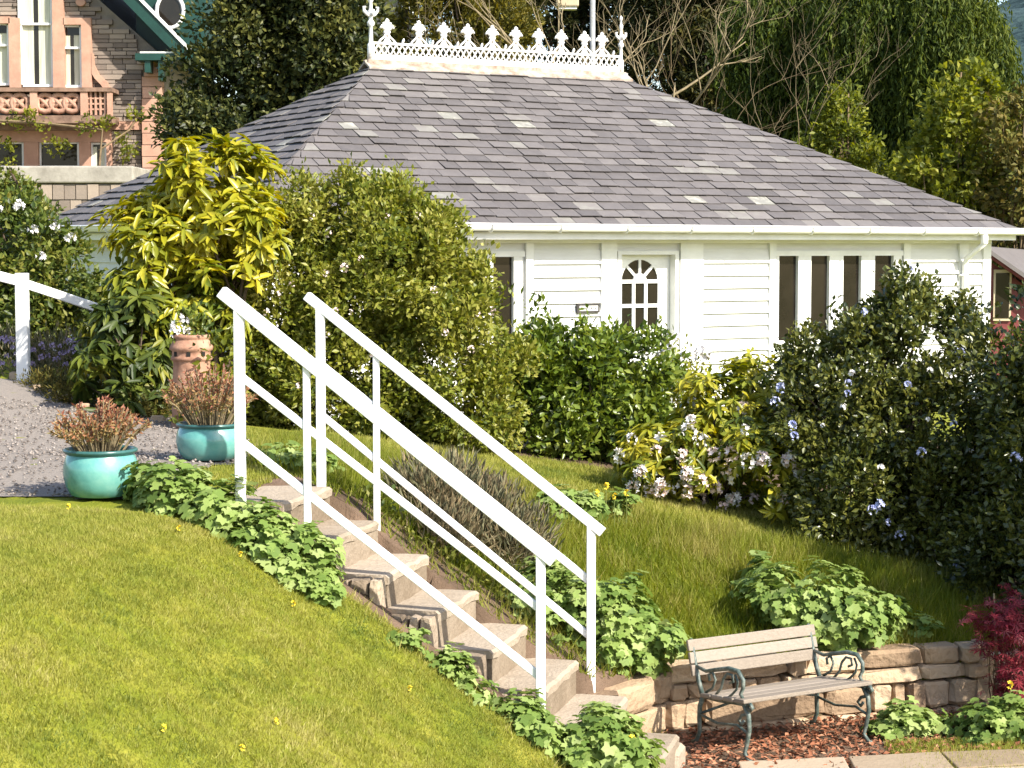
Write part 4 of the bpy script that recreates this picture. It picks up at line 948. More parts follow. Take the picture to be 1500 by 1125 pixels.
# ================================================================== POTS
def pot(name, label, px, py, r, h, group, seed):
    p = G(px, py, 1.81); zz = tz(p.x, p.y) + .02; c = Vector((p.x, p.y, zz)); root = thing(name, label, 'plant pot', tuple(c), group)
    prof = [(0, 0), (.70, 0), (.80, .03), (.93, .22), (1.0, .48), (.985, .66), (.92, .82), (.885, .87), (.93, .90), (.985, .925), (.99, .965), (.95, .99), (.86, .985), (.84, .93), (.84, .80), (0, .78)]
    m = MB(); m.lathe(c, [(a * r, b * h) for a, b in prof[:8]], 40); m.build('bowl', 'turquoise_glaze', root, smooth=True)
    m = MB(); m.lathe(c, [(a * r, b * h) for a, b in prof[7:15]], 40); m.build('rim', 'glaze_rim', root, smooth=True)
    m = MB(); m.lathe(c, [(.845 * r, .82 * h), (.5 * r, .86 * h), (0, .87 * h)], 24); m.build('soil', 'soil', root, smooth=True)
    return c
def pot_plant(label, c, h, r, ph, group, seed):
    root = thing('pot_plant', label, 'plant', (c.x, c.y, c.z + h * .85), group); rng = np.random.default_rng(seed); m = MB(); tips = []
    for i in range(90):
        a = rng.uniform(0, 6.28); q = r * math.sqrt(rng.random()); base = Vector((c.x + math.cos(a) * q * .45, c.y + math.sin(a) * q * .45, c.z + h * .84))
        top = Vector((c.x + math.cos(a) * q * 1.15, c.y + math.sin(a) * q * 1.15, c.z + h * .85 + ph * (1 - .45 * (q / r) ** 2) * rng.uniform(.65, 1.05))); mid = base.lerp(top, .5) + Vector((0, 0, ph * .08))
        m.tube([base, mid, top], [.006, .005, .004], 4); tips.append((base, mid, top))
    m.build('stems', 'pale_bark', root)
    pos, d = [], []
    for b, mi, t in tips:
        for k in range(26):
            f = .35 + .65 * (k / 25) ** .8; q = b.lerp(mi, f * 2) if f < .5 else mi.lerp(t, f * 2 - 1); pos.append(q); v = (t - b).normalized(); d.append(np.array(v) * .6 + rng.normal(0, .55, 3))
    N = len(pos); zf = np.array([(p.z - c.z - h) / ph for p in pos])
    leaf_mesh('leaves', np.array([tuple(p) for p in pos]), np.array(d), unit(rng.normal(size=(N, 3))), rng.uniform(.018, .042, N), rng.uniform(.010, .018, N), np.clip(1.0 - zf * .75 + rng.normal(0, .2, N), 0, 1), T_SIMPLE, 'leaf_sedum', root)
gp_, gq_ = 'turquoise glazed pots by the top of the steps', 'reddish shrubs in the turquoise pots'
c = pot('glazed_pot', 'turquoise glazed pot on the gravel next to the lawn edge', 148, 728, .222, .285, gp_, 1); pot_plant('reddish brown bushy plant in the turquoise pot next to the lawn edge', c, .285, .26, .34, gq_, 2)
c = pot('glazed_pot', 'turquoise glazed pot standing behind the top post of the handrail', 309, 682, .235, .25, gp_, 3); pot_plant('rust coloured bushy plant in the pot behind the handrail post', c, .25, .29, .43, gq_, 4)
def chimney_pot():
    p = G(282, 628, 1.86); zz = tz(p.x, p.y); c = Vector((p.x, p.y, zz - .02)); k = S(p.y); H = (628 - 486) * k
    root = thing('chimney_pot', 'tall weathered terracotta chimney pot used as a planter', 'chimney pot', tuple(c)); r = .17
    m = MB(); m.lathe(c, [(r * 1.02, 0), (r * .98, .03 * H), (r * .90, .45 * H), (r * .85, .70 * H), (r * .88, .73 * H)], 28); m.build('shaft', 'terracotta', root, smooth=True)
    m = MB(); m.lathe(c, [(r * .88, .73 * H), (r * .97, .745 * H), (r * .95, .77 * H), (r * .90, .78 * H), (r * .90, .83 * H), (r * 1.02, .85 * H), (r * .99, .88 * H), (r * .84, .94 * H), (r * .80, .955 * H), (r * .86, .965 * H), (r * .86, .995 * H), (r * .78, H), (r * .72, .98 * H), (r * .70, .9 * H), (0, .9 * H)], 28); m.build('crown_band', 'terracotta', root, smooth=True)
    for i in range(8):
        a = i * math.pi / 4; m = MB(); d = Vector((math.cos(a), math.sin(a), 0)); m.frame(c + d * r * .895 + ZZ * .805 * H, d * .01, d.cross(ZZ) * .03, ZZ * .035); m.build('vent_hole', 'black_void', root)
    t = c + ZZ * H; rt = thing('planter_flowers', 'small pale flowers and leaves sprouting from the chimney pot', 'plant', (t.x, t.y, t.z - .06))
    foliage(rt, [(t.x, t.y, t.z + .03, .13, .13, .10)], 10, .07, 60, 3, .06, .03, 'leaf_rose', seed=71, floor=False)
    bm_ = bloom_mesh('flower', 7, .04, 'petal_white', 5); rb = random.Random(7)
    scatter_blooms(rt, bm_, [(t.x + rb.uniform(-.13, .13), t.y - rb.uniform(.02, .12), t.z + rb.uniform(.02, .14)) for _ in range(6)], rb, 'flower')
chimney_pot()
# pale stones edging the path
for i, (px, py, sz) in enumerate(((27, 576, .075), (58, 586, .05), (90, 592, .055), (122, 598, .05), (232, 634, .06))):
    p = G(px, py, 1.95 if px < 200 else 1.8); z = tz(p.x, p.y); m = stone_box((p.x, p.y, z + sz * .4), (sz * 2, 0, 0), (0, sz * 1.6, 0), (0, 0, sz * 1.3), random.Random(i), .12, .7)
    tag(m.build('edging_stone', 'garden_stone'), 'small pale stone edging the gravel path', 'stone', 'stones edging the gravel path')

# ================================================================== SHRUBS
BX = lambda px, Y: (P(px, 0, Y).x, Y)
rb = random.Random(77)
def front_pts(p, n, seed, zmin=-9, zmax=99, test=None):
    """points on the viewer's side of the crown"""
    rng = np.random.default_rng(seed); q = p[(p[:, 2] > zmin) & (p[:, 2] < zmax)]
    if test is not None: q = q[test(q)]
    cell = {}
    for i in rng.permutation(len(q)):
        k = (round(q[i, 0] / .12), round(q[i, 2] / .12))
        if k not in cell or q[i, 1] < cell[k][1]: cell[k] = q[i]
    v = list(cell.values()); rng.shuffle(v); return [tuple(x - np.array([0, .03, 0])) for x in v[:n]]
# big privet-like bush left of centre
sh, lc, p = shrub('large_bush', 'large rounded olive green bush behind the handrails', 'shrub', BX(560, 17.6), [ell(560, 420, 17.6, 120, 125, .85), ell(440, 470, 17.7, 95, 115, .75), ell(650, 520, 17.4, 95, 110, .75), ell(560, 330, 17.8, 65, 50, .45), ell(500, 560, 17.3, 120, 85, .7), ell(690, 590, 17.2, 75, 65, .6), ell(440, 310, 18.0, 35, 35, .3), ell(660, 450, 17.5, 58, 60, .45), ell(390, 540, 17.6, 62, 90, .6), ell(400, 430, 17.8, 60, 80, .5), ell(600, 400, 17.3, 80, 80, .5), ell(470, 605, 17.3, 110, 42, .5), ell(600, 612, 17.2, 110, 40, .5), ell(380, 590, 17.6, 60, 50, .5), ell(545, 430, 17.95, 110, 110, .45), ell(475, 325, 17.8, 62, 48, .4), ell(610, 350, 17.6, 50, 48, .35)],
                  lumps=380, lumpr=.18, tips=17500, per=5, L=.064, W=.036, mat='leaf_privet', seed=101, spread=.7, jitter=.035, stems=26, stem_r=.022, stem_mat='pale_bark', tone=.58)
scatter_blooms(sh, bloom_mesh('blossom', 6, .035, 'petal_pink', 9), front_pts(p, 26, 3, 2.0), rb)
foliage(sh, [ell(430, 285, 17.8, 24, 24, .14), ell(520, 275, 17.8, 26, 22, .14), ell(585, 285, 17.7, 30, 20, .14), ell(640, 335, 17.5, 26, 28, .14), ell(700, 395, 17.4, 24, 22, .12), ell(735, 440, 17.3, 20, 26, .12), ell(750, 520, 17.2, 26, 30, .14), ell(360, 470, 17.4, 26, 40, .14), ell(470, 300, 17.8, 20, 30, .12)], 60, .10, 900, 4, .062, .034, 'leaf_privet', seed=103, name='shoots', up=.6, tone=.66)
# tall yellow rhododendron
sh, lc, p = shrub('yellow_rhododendron', 'tall rhododendron with yellow drooping leaves in front of the roof', 'shrub', BX(300, 17.2), [ell(310, 270, 17.2, 88, 52, .45), ell(275, 330, 17.2, 92, 52, .5), ell(350, 335, 17.1, 80, 50, .45), ell(225, 355, 17.1, 50, 50, .4), ell(310, 400, 17.1, 75, 45, .45)],
                  lumps=90, lumpr=.16, tips=430, per=10, L=.175, W=.056, mat='leaf_yellow', tmpl=T_LONG, seed=111, rosette=True, up=.9, droop=.28, jitter=.05, single=300, stems=22, stem_r=.03, stem_mat='bark', tone=.52, tonesd=.16, inner=.12)
foliage(sh, [ell(240, 420, 17.0, 80, 45, .4), ell(310, 445, 17.0, 60, 40, .35), ell(250, 470, 17.0, 70, 40, .35)], 40, .14, 130, 9, .19, .058, 'leaf_rhodo', T_LONG, seed=112, rosette=True, up=.7, droop=.5, name='lower_crown', tone=.42)
sh, lc, p = shrub('green_rhododendron', 'low rhododendron with dark green leaves left of the chimney pot', 'shrub', BX(195, 16.4), [ell(185, 520, 16.7, 60, 62, .4), ell(150, 560, 16.3, 45, 42, .3), ell(215, 560, 16.6, 35, 48, .3), ell(200, 470, 16.7, 50, 40, .35)],
                  lumps=50, lumpr=.13, tips=190, per=9, L=.17, W=.055, mat='leaf_rhodo_green', tmpl=T_LONG, seed=113, rosette=True, up=.8, droop=.4, single=220, stems=16, stem_r=.018, tone=.42)
# rose by the path
sh, lc, p = shrub('rose_bush', 'leafy rose bush with cream flowers behind the white path post', 'shrub', BX(60, 19.2), [ell(30, 370, 19.2, 75, 75, .6), ell(95, 410, 19.2, 60, 60, .5), ell(30, 460, 19.1, 80, 70, .5), ell(100, 480, 19.0, 60, 60, .5), ell(-40, 400, 19.2, 80, 90, .6)],
                  lumps=110, lumpr=.18, tips=2700, per=5, L=.075, W=.045, mat='leaf_rose', seed=121, spread=.8, stems=20, stem_r=.02, tone=.5)
scatter_blooms(sh, bloom_mesh('rose_flower', 8, .055, 'petal_white', 11), front_pts(p, 16, 4), rb, 'rose_flower')
# purple flowers under the rose
rt = thing('purple_flowers', 'patch of pale purple flowers at the foot of the rose bush', 'flowers', (*BX(60, 18.5), tz(*BX(60, 18.5))))
foliage(rt, [ell(30, 520, 18.5, 60, 35, .25), ell(95, 525, 18.5, 40, 30, .25)], 40, .10, 500, 3, .07, .014, 'leaf_lavender', seed=131, up=1.5, spread=.4)
bm_ = bloom_mesh('flower_head', 7, .03, 'petal_purple', 12); scatter_blooms(rt, bm_, [tuple(P(rb.uniform(0, 125), rb.uniform(495, 535), 18.2)) for _ in range(44)], rb, 'flower_head')
# juniper-like mat at the path edge
sh, lc, p = shrub('spreading_juniper', 'low bronze green mat of juniper along the gravel edge', 'shrub', BX(130, 16.8), [ell(70, 572, 17.4, 45, 14, .3), ell(125, 580, 17.0, 60, 18, .35), ell(200, 595, 16.5, 55, 18, .35)], lumps=70, lumpr=.10, tips=2200, per=4, L=.05, W=.012, mat='leaf_juniper', seed=141, spread=.6, up=.4, jitter=.03, stems=8, stem_r=.012)
sh, lc, p = shrub('small_leafy_bush', 'small light green leafy bush behind the second turquoise pot', 'shrub', BX(330, 15.6), [ell(320, 545, 15.6, 32, 42, .2), ell(300, 600, 15.6, 40, 40, .2)], lumps=26, lumpr=.09, tips=260, per=5, L=.07, W=.045, mat='leaf_spring', seed=142, stems=6, stem_r=.010)
# glossy bush under the window
sh, lc, p = shrub('glossy_bush', 'glossy mid green bush growing below the cottage door', 'shrub', BX(850, 18.2), [ell(850, 590, 18.2, 100, 85, .7), ell(800, 560, 18.2, 70, 70, .55), ell(915, 550, 18.3, 75, 60, .5), ell(850, 650, 18.0, 95, 45, .6), ell(930, 630, 18.1, 55, 55, .4)],
                  lumps=130, lumpr=.17, tips=4300, per=5, L=.085, W=.048, mat='leaf_glossy', seed=151, spread=.75, stems=24, stem_r=.022, tone=.5)
foliage(sh, [ell(785, 475, 18.1, 10, 40, .08), ell(792, 500, 18.1, 22, 26, .12), ell(862, 482, 18.1, 9, 24, .07), ell(960, 505, 18.2, 40, 16, .15), ell(812, 490, 18.1, 12, 22, .08)], 24, .07, 190, 4, .075, .042, 'leaf_glossy', seed=152, name='shoots', up=.6)
# white flowering shrub against the wall
sh, lc, p = shrub('pale_blossom_shrub', 'shrub with airy white blossom close to the cottage wall', 'shrub', BX(1010, 19.5), [ell(995, 545, 19.5, 50, 36, .35), ell(1040, 560, 19.5, 50, 32, .35), ell(1000, 600, 19.4, 60, 50, .4)], lumps=50, lumpr=.13, tips=620, per=3, L=.06, W=.03, mat='leaf_spring', seed=161, stems=20, stem_r=.012, stem_mat='twig', tone=.65)
scatter_blooms(sh, bloom_mesh('blossom', 9, .075, 'petal_white', 13), front_pts(p, 70, 5, 2.2), rb)
# white rhododendron
sh, lc, p = shrub('white_rhododendron', 'yellow green rhododendron covered in white and pink flower trusses', 'shrub', BX(1050, 16.2), [ell(1070, 620, 16.25, 100, 70, .7), ell(1010, 670, 16.05, 95, 70, .6), ell(1110, 690, 15.95, 90, 75, .6), ell(1140, 590, 16.35, 70, 55, .5), ell(970, 690, 15.95, 50, 45, .4), ell(1080, 555, 16.35, 50, 28, .3)],
                  lumps=130, lumpr=.15, tips=950, per=9, L=.115, W=.042, mat='leaf_rhodo', tmpl=T_LONG, seed=171, rosette=True, up=.6, droop=.3, single=260, stems=20, stem_r=.022, tone=.66, tonesd=.2)
inv = lambda q: (q[:, 2] < 2.0) & (q[:, 0] < 2.6)
scatter_blooms(sh, bloom_mesh('flower_truss', 12, .055, 'petal_pink', 14, .45), front_pts(p, 30, 6, -9, 99, inv), rb, 'flower_truss'); scatter_blooms(sh, bloom_mesh('flower_truss', 12, .058, 'petal_white', 15, .45), front_pts(p, 32, 7, -9, 99, inv), rb, 'flower_truss')
# dark ceanothus on the right, reaching out of the picture and towards the steps
sh, lc, p = shrub('dark_evergreen_bush', 'big dark evergreen bush with blue flowers in front of the cottage windows', 'shrub', BX(1310, 15.6), [ell(1280, 560, 15.8, 120, 100, .7), ell(1340, 640, 15.6, 140, 140, .8), ell(1220, 620, 15.7, 90, 90, .6), ell(1260, 720, 15.4, 110, 100, .7), ell(1380, 760, 15.3, 110, 110, .7), ell(1330, 480, 15.9, 60, 60, .35), ell(1200, 530, 15.9, 60, 45, .35)],
                  lumps=260, lumpr=.17, tips=9500, per=5, L=.058, W=.034, mat='leaf_dark', seed=181, spread=.75, jitter=.03, stems=36, stem_r=.03, tone=.62)
foliage(sh, [ell(1325, 420, 15.8, 10, 30, .07), ell(1350, 440, 15.8, 18, 26, .1), ell(1290, 450, 15.8, 26, 24, .1), ell(1405, 470, 15.8, 22, 38, .12), ell(1215, 480, 15.8, 28, 22, .1), ell(1150, 520, 15.8, 24, 16, .1)], 36, .07, 420, 5, .055, .034, 'leaf_dark', seed=182, name='shoots', up=.6)
scatter_blooms(sh, bloom_mesh('blue_flower', 12, .042, 'petal_blue', 16, .4), front_pts(p, 20, 8), rb, 'blue_flower')
scatter_blooms(sh, bloom_mesh('white_flower', 7, .03, 'petal_white', 17), front_pts(p, 14, 9, 1.6, 2.4), rb, 'white_flower')
sh, lc, p = shrub('spreading_evergreen', 'dark leafy shrub at the edge of the lawn beside the red maple', 'shrub', BX(1480, 14.9), [ell(1490, 560, 15.0, 80, 130, .7), ell(1470, 700, 14.8, 90, 130, .7), ell(1560, 640, 14.6, 110, 190, .9), ell(1480, 830, 14.5, 75, 80, .55), ell(1580, 820, 14.0, 110, 140, .8)],
                  lumps=190, lumpr=.17, tips=5600, per=5, L=.065, W=.036, mat='leaf_dark', seed=191, spread=.75, stems=30, stem_r=.03, tone=.5)
scatter_blooms(sh, bloom_mesh('blue_flower', 12, .04, 'petal_blue', 18, .4), front_pts(p, 10, 10, 1.0, 1.8), rb, 'blue_flower')
# red Japanese maple
mx_, my_ = BX(1474, 13.0); mp = thing('red_maple', 'young red leaved maple beside the retaining wall', 'tree', (mx_, my_, tz(mx_, my_)))
mel = [ell(1470, 890, 13.0, 42, 20, .22), ell(1450, 920, 12.95, 50, 20, .22), ell(1482, 950, 12.9, 46, 24, .22), ell(1450, 960, 12.9, 30, 14, .18), ell(1490, 1010, 12.8, 42, 30, .25), ell(1530, 940, 12.9, 50, 60, .3)]
lc, p = foliage(mp, mel, 50, .09, 420, 3, .075, .075, 'leaf_red', T_PALM, seed=201, lie=True, up=1.2, jitter=.03, floor=False, single=240)
m = MB(); zb_ = tz(mx_, my_); m.tube([(mx_, my_, zb_ - .05), (mx_ + .02, my_, zb_ + .3), (mx_ - .01, my_ + .02, P(0, 870, 13).z)], [.018, .014, .006], 6); m.build('trunk', 'pale_bark', mp, smooth=True); branches(mp, (mx_, my_, zb_ + .15), [tuple(x) for x in lc], .006, random.Random(5), 'twig', 16)
# bare-stem lavender and grasses on the bank
sh, lc, p = shrub('lavender_clump', 'grey green lavender clump on the bank behind the far handrail', 'plant', BX(690, 13.3), [ell(640, 725, 13.3, 60, 42, .3), ell(700, 765, 13.2, 55, 45, .3), ell(745, 800, 13.1, 45, 35, .25), ell(640, 790, 12.9, 55, 40, .25)], lumps=90, lumpr=.11, tips=2300, per=4, L=.10, W=.010, mat='leaf_lavender', seed=211, tone=.78, spread=.35, up=1.1, jitter=.04, stems=0)

sh, lc, p = shrub('border_weeds_plant', 'mixed leafy weeds growing along the far edge of the steps', 'plant', BX(640, 12.6), [ell(590, 800, 12.62, 40, 22, .12), ell(640, 838, 12.6, 42, 24, .12), ell(690, 870, 12.58, 42, 26, .12), ell(530, 745, 12.7, 32, 20, .12), ell(730, 905, 12.5, 36, 24, .10)], lumps=60, lumpr=.07, tips=620, per=4, L=.055, W=.028, mat='leaf_rose', seed=221, spread=.9, up=.5, stems=0, tone=.6)
# ------------------------------------------------------------------ geranium clumps
def geranium(label, ells, seed, tips, L=.074, single=160, base=None, tone=.5, Yc=None):
    e0 = ells[0]; bx, by = e0[0], e0[1]
    root = thing('geranium_clump', label, 'plant', (bx, by, tz(bx, by)), 'lobed leaved geranium clumps round the steps')
    tips = int(tips * 2.6); n = max(16, int(tips / 15)); tone += .06
    lc, p = foliage(root, ells, n, .085, tips, 2, L, L * 1.05, 'leaf_geranium', T_LOBED, seed=seed, lie=True, up=.9, spread=.6, lo=.4, jitter=.02, single=min(single, 300), tone=tone, inner=.1, name='foliage')
    branches(root, (bx, by, tz(bx, by)), [tuple(x) for x in lc], .005, random.Random(seed), 'leaf_stem', 24, 'stalks', 4)
    return root, p
plain('leaf_stem', [(0.12, 0.16, 0.04), (0.2, 0.2, 0.06)], 10, 0.7)
def gell(px, py, Y, rx, ry, d): return ell(px, py, Y, rx, ry, d)
geranium('pale green geranium bank between the lawn and the upper steps', [gell(250, 728, 11.3, 60, 36, .22), gell(320, 762, 11.2, 62, 44, .2), gell(385, 795, 11.1, 56, 46, .18), gell(440, 828, 11.05, 52, 52, .16), gell(222, 712, 11.5, 36, 30, .18), gell(415, 838, 10.95, 50, 36, .14), gell(465, 862, 10.95, 36, 32, .12), gell(360, 805, 11.0, 50, 34, .14)], 301, 800, single=300)
geranium('small geranium tuft beside the fifth step', [gell(600, 945, 11.0, 26, 18, .10), gell(650, 985, 10.95, 34, 20, .11), gell(690, 1015, 10.9, 26, 18, .1)], 302, 150, .062, 120)
geranium('geranium tuft at the bottom post of the lawn side handrail', [gell(755, 1060, 10.85, 46, 34, .16), gell(790, 1085, 10.8, 28, 26, .12)], 303, 190, .075, 150)
geranium('geranium clump with a yellow flower at the foot of the steps', [gell(885, 1085, 10.9, 64, 40, .22), gell(850, 1110, 10.8, 40, 30, .2), gell(930, 1115, 10.8, 40, 24, .2)], 304, 290, .075, 220)
geranium('large geranium mound between the steps and the bench', [gell(870, 890, 12.6, 95, 58, .30), gell(920, 930, 12.6, 76, 55, .26), gell(810, 868, 12.7, 66, 50, .24), gell(755, 895, 12.62, 50, 44, .2), gell(860, 950, 12.45, 70, 40, .18)], 305, 640, single=300)
geranium('geranium clump tumbling over the wall above the bench back', [gell(1180, 872, 13.35, 92, 48, .28), gell(1230, 905, 13.25, 78, 52, .26), gell(1130, 850, 13.7, 52, 28, .2), gell(1275, 905, 13.5, 45, 36, .2)], 306, 470, single=260)
geranium('geranium clump in front of the wall at the right foot of the bench', [gell(1335, 1070, 12.65, 62, 36, .2), gell(1300, 1085, 12.6, 35, 26, .15)], 307, 230, .075, 180)
geranium('geranium clump behind the top step and the pots', [gell(425, 685, 13.2, 52, 30, .2), gell(395, 690, 13.3, 28, 22, .15), gell(460, 690, 13.1, 28, 22, .15)], 308, 220, .075, 160)
geranium('geranium clump with yellow flowers high on the lawn bank', [gell(880, 745, 14.5, 55, 22, .25), gell(820, 745, 14.3, 40, 24, .2)], 309, 170, .075, 120)
geranium('low geranium patch below the red maple', [gell(1440, 1070, 12.5, 45, 30, .22), gell(1490, 1060, 12.5, 40, 34, .22)], 310, 220, .065, 120, tone=.42)
geranium('dark green geranium tuft at the wall end under the dark bush', [gell(1310, 915, 13.6, 30, 28, .15), gell(1345, 935, 13.6, 30, 20, .15)], 311, 90, .07, 60, tone=.3)
# yellow poppies and dandelions
ym = bloom_mesh('flower', 5, .022, 'petal_yellow', 19, .8)
def ypop(px, py, Y, i, label):
    p = P(px, py, Y); z = tz(p.x, p.y); h = max(.03, p.z - z); rt = thing('yellow_flower', label, 'flower', (p.x, p.y, z), 'small yellow flowers'); m = MB(); m.tube([(p.x, p.y, z - .01), (p.x, p.y, z + h)], .003, 4); m.build('stalk', 'leaf_stem', rt); place('flower_head', ym, rt, Matrix.Translation((p.x, p.y, z + h)) @ Matrix.Rotation(i, 4, 'Z') @ Matrix.Scale(.62 if 'dandelion' in label else 1.0, 4))
for i, (px, py, Y) in enumerate(((888, 712, 14.3), (900, 727, 14.2), (918, 722, 14.3), (875, 722, 14.3))): ypop(px, py, Y, i, 'yellow poppy standing above the geraniums on the bank')
ypop(1480, 1003, 12.5, 5, 'yellow poppy in front of the red maple'); ypop(925, 1083, 10.75, 6, 'yellow flower among the geraniums at the foot of the steps')
for i, (px, py) in enumerate(((100, 742), (352, 812), (262, 775), (405, 1056), (355, 1098), (430, 885), (240, 1068), (600, 1010))):
    # dandelions lie on the turf
    for Yt in np.arange(4.5, 12, .02):
        q = P(px, py, Yt)
        if q.z < tz(q.x, q.y) + .03: break
    ypop(px, py, Yt, i, 'yellow dandelion growing in the front lawn')

# ================================================================== TREES BEHIND
def limb_tree(root, base, top, r, rng, mat='bark', name='trunk', lean=.1):
    m = MB(); b, t = Vector(base), Vector(top); pts = [b.lerp(t, i / 6) + Vector((rng.uniform(-1, 1), rng.uniform(-1, 1), 0)) * (.0 if i in (0,) else lean) for i in range(7)]; pts[0].z -= .2; m.tube(pts, [r * (1 - .8 * i / 6) for i in range(7)], 8); return m.build(name, mat, root, smooth=True)
def tree(name, label, px, Y, ells, seed, mat, group='trees behind the cottage', tr=.18, trunk='bark', limbs=24, **kw):
    x, y = BX(px, Y); z = tz(x, y); root = thing(name, label, 'tree', (x, y, z), group); lc, p = foliage(root, ells, seed=seed, mat=mat, floor=False, **kw)
    top = max(e[2] + e[5] * .6 for e in ells); limb_tree(root, (x, y, z), (x, y, top), tr, random.Random(seed), trunk); branches(root, (x, y, z + .8), [tuple(q) for q in lc], tr * .3, random.Random(seed), trunk, limbs, 'limbs')
    return root, lc, p
tree('holly_tree', 'dense dark evergreen tree between the stone house and the cottage roof', 410, 32, [ell(415, 60, 32, 122, 120, 1.1), ell(335, 155, 31.8, 92, 72, .9), ell(480, 40, 32, 70, 120, 1.1), ell(415, -70, 32, 105, 80, 1.2), ell(295, 195, 31.6, 54, 45, .6), ell(450, 150, 31.9, 80, 80, .9)], 401, 'leaf_holly', lumps=420, lumpr=.32, tips=13000, per=5, L=.12, W=.066, spread=.8, jitter=.07, tone=.55, tonesd=.22, lo=.3)
tree('golden_conifer', 'yellow green conifer standing behind the cresting', 670, 44, [ell(640, 40, 44, 75, 80, 1.2), ell(700, 60, 44, 60, 70, 1.0), ell(660, -40, 44, 85, 60, 1.2), ell(730, 20, 44.2, 50, 70, .9)], 402, 'leaf_gold_conifer', lumps=150, lumpr=.32, tips=4200, per=5, L=.17, W=.05, spread=.7, up=.5, tone=.45)
tree('dark_conifer', 'dark brownish conifer behind the lamp post', 850, 52, [ell(800, 40, 52, 110, 110, 1.8), ell(900, 20, 52, 100, 120, 1.8), ell(850, -60, 52, 160, 70, 1.8)], 403, 'leaf_conifer', lumps=240, lumpr=.42, tips=6000, per=5, L=.22, W=.065, spread=.6, droop=.2, tone=.45)
tree('dark_spruce', 'dark spruce with brown twigs behind the right of the ridge', 1010, 49, [ell(990, 60, 49, 95, 110, 1.6), ell(1060, 120, 49, 80, 100, 1.4), ell(1020, -50, 49, 130, 80, 1.6)], 404, 'leaf_conifer', lumps=220, lumpr=.4, tips=5200, per=5, L=.22, W=.06, spread=.6, droop=.25, tone=.5)
tree('dark_yew', 'almost black yew filling the gap behind the weeping trees', 1150, 56, [ell(1130, 100, 56, 140, 140, 2.0), ell(1330, 150, 56, 130, 150, 2.0), ell(1220, -20, 56, 200, 110, 2.0)], 405, 'leaf_conifer', lumps=300, lumpr=.5, tips=6500, per=5, L=.25, W=.08, spread=.7, tone=.35)
def weeping(label, px, Y, ells, seed, n, slen, tone=.5):
    x, y = BX(px, Y); z = tz(x, y); root = thing('weeping_tree', label, 'tree', (x, y, z), 'trees behind the cottage'); rng = np.random.default_rng(seed)
    e = np.array(ells); w_ = e[:, 3] * e[:, 5]; k = rng.choice(len(e), n, p=w_ / w_.sum()); d = unit(rng.normal(size=(n, 3)) + np.array([0, -.25, .35])); st = e[k, :3] + d * e[k, 3:6] * rng.uniform(.55, 1.0, (n, 1)); ln = slen * rng.uniform(.4, 1.2, n); per = 26
    f = np.tile(np.linspace(0, 1, per), n); K = np.repeat(np.arange(n), per); sway = rng.normal(0, .10, (n, 2)); N = n * per
    bul = np.sin(np.minimum(f * 3, 1) * 1.57) * .25
    pos = np.c_[st[K, 0] + d[K, 0] * bul + sway[K, 0] * f * 1.5, st[K, 1] + d[K, 1] * bul + sway[K, 1] * f * 1.5, st[K, 2] - f * ln[K]] + rng.normal(0, .035, (N, 3))
    keep = pos[:, 2] > z + .6; tn = rng.normal(0, .16, n)[K]
    dd = unit(rng.normal(0, .45, (N, 3)) + np.array([0, 0, -1.0]))
    leaf_mesh('crown', pos[keep], dd[keep], unit(rng.normal(size=(N, 3)))[keep], rng.uniform(.10, .20, N)[keep], rng.uniform(.03, .055, N)[keep], np.clip(tone + tn + rng.normal(0, .14, N), 0, 1)[keep], T_SIMPLE, 'leaf_weeping', root)
    top = float((e[:, 2] + e[:, 5] * .4).max()); limb_tree(root, (x, y, z), (x, y, top), .2, random.Random(seed), 'bark'); branches(root, (x, y, z + 3), [tuple(q) for q in st[:60]], .05, random.Random(seed), 'bark', 40, 'limbs')
weeping('weeping green tree with hanging streamers above the right roof slope', 1150, 45, [ell(1130, 40, 45, 70, 80, 1.0), ell(1190, 20, 45, 60, 110, 1.0), ell(1110, 120, 44.8, 40, 50, .7)], 501, 1500, 2.0, .46)
weeping('tall weeping tree with yellow green streamers and dark gaps', 1270, 43, [ell(1270, 30, 43, 75, 110, 1.1), ell(1240, 130, 43, 60, 80, 1.0), ell(1290, 170, 42.6, 40, 60, .7)], 502, 1700, 2.2, .5)
weeping('rounded weeping tree on the outer edge of the group beside the hill', 1400, 42, [ell(1390, 20, 42, 75, 90, 1.1), ell(1440, 80, 42, 38, 90, .7), ell(1370, 110, 42, 60, 80, .9)], 503, 1500, 2.2, .55)
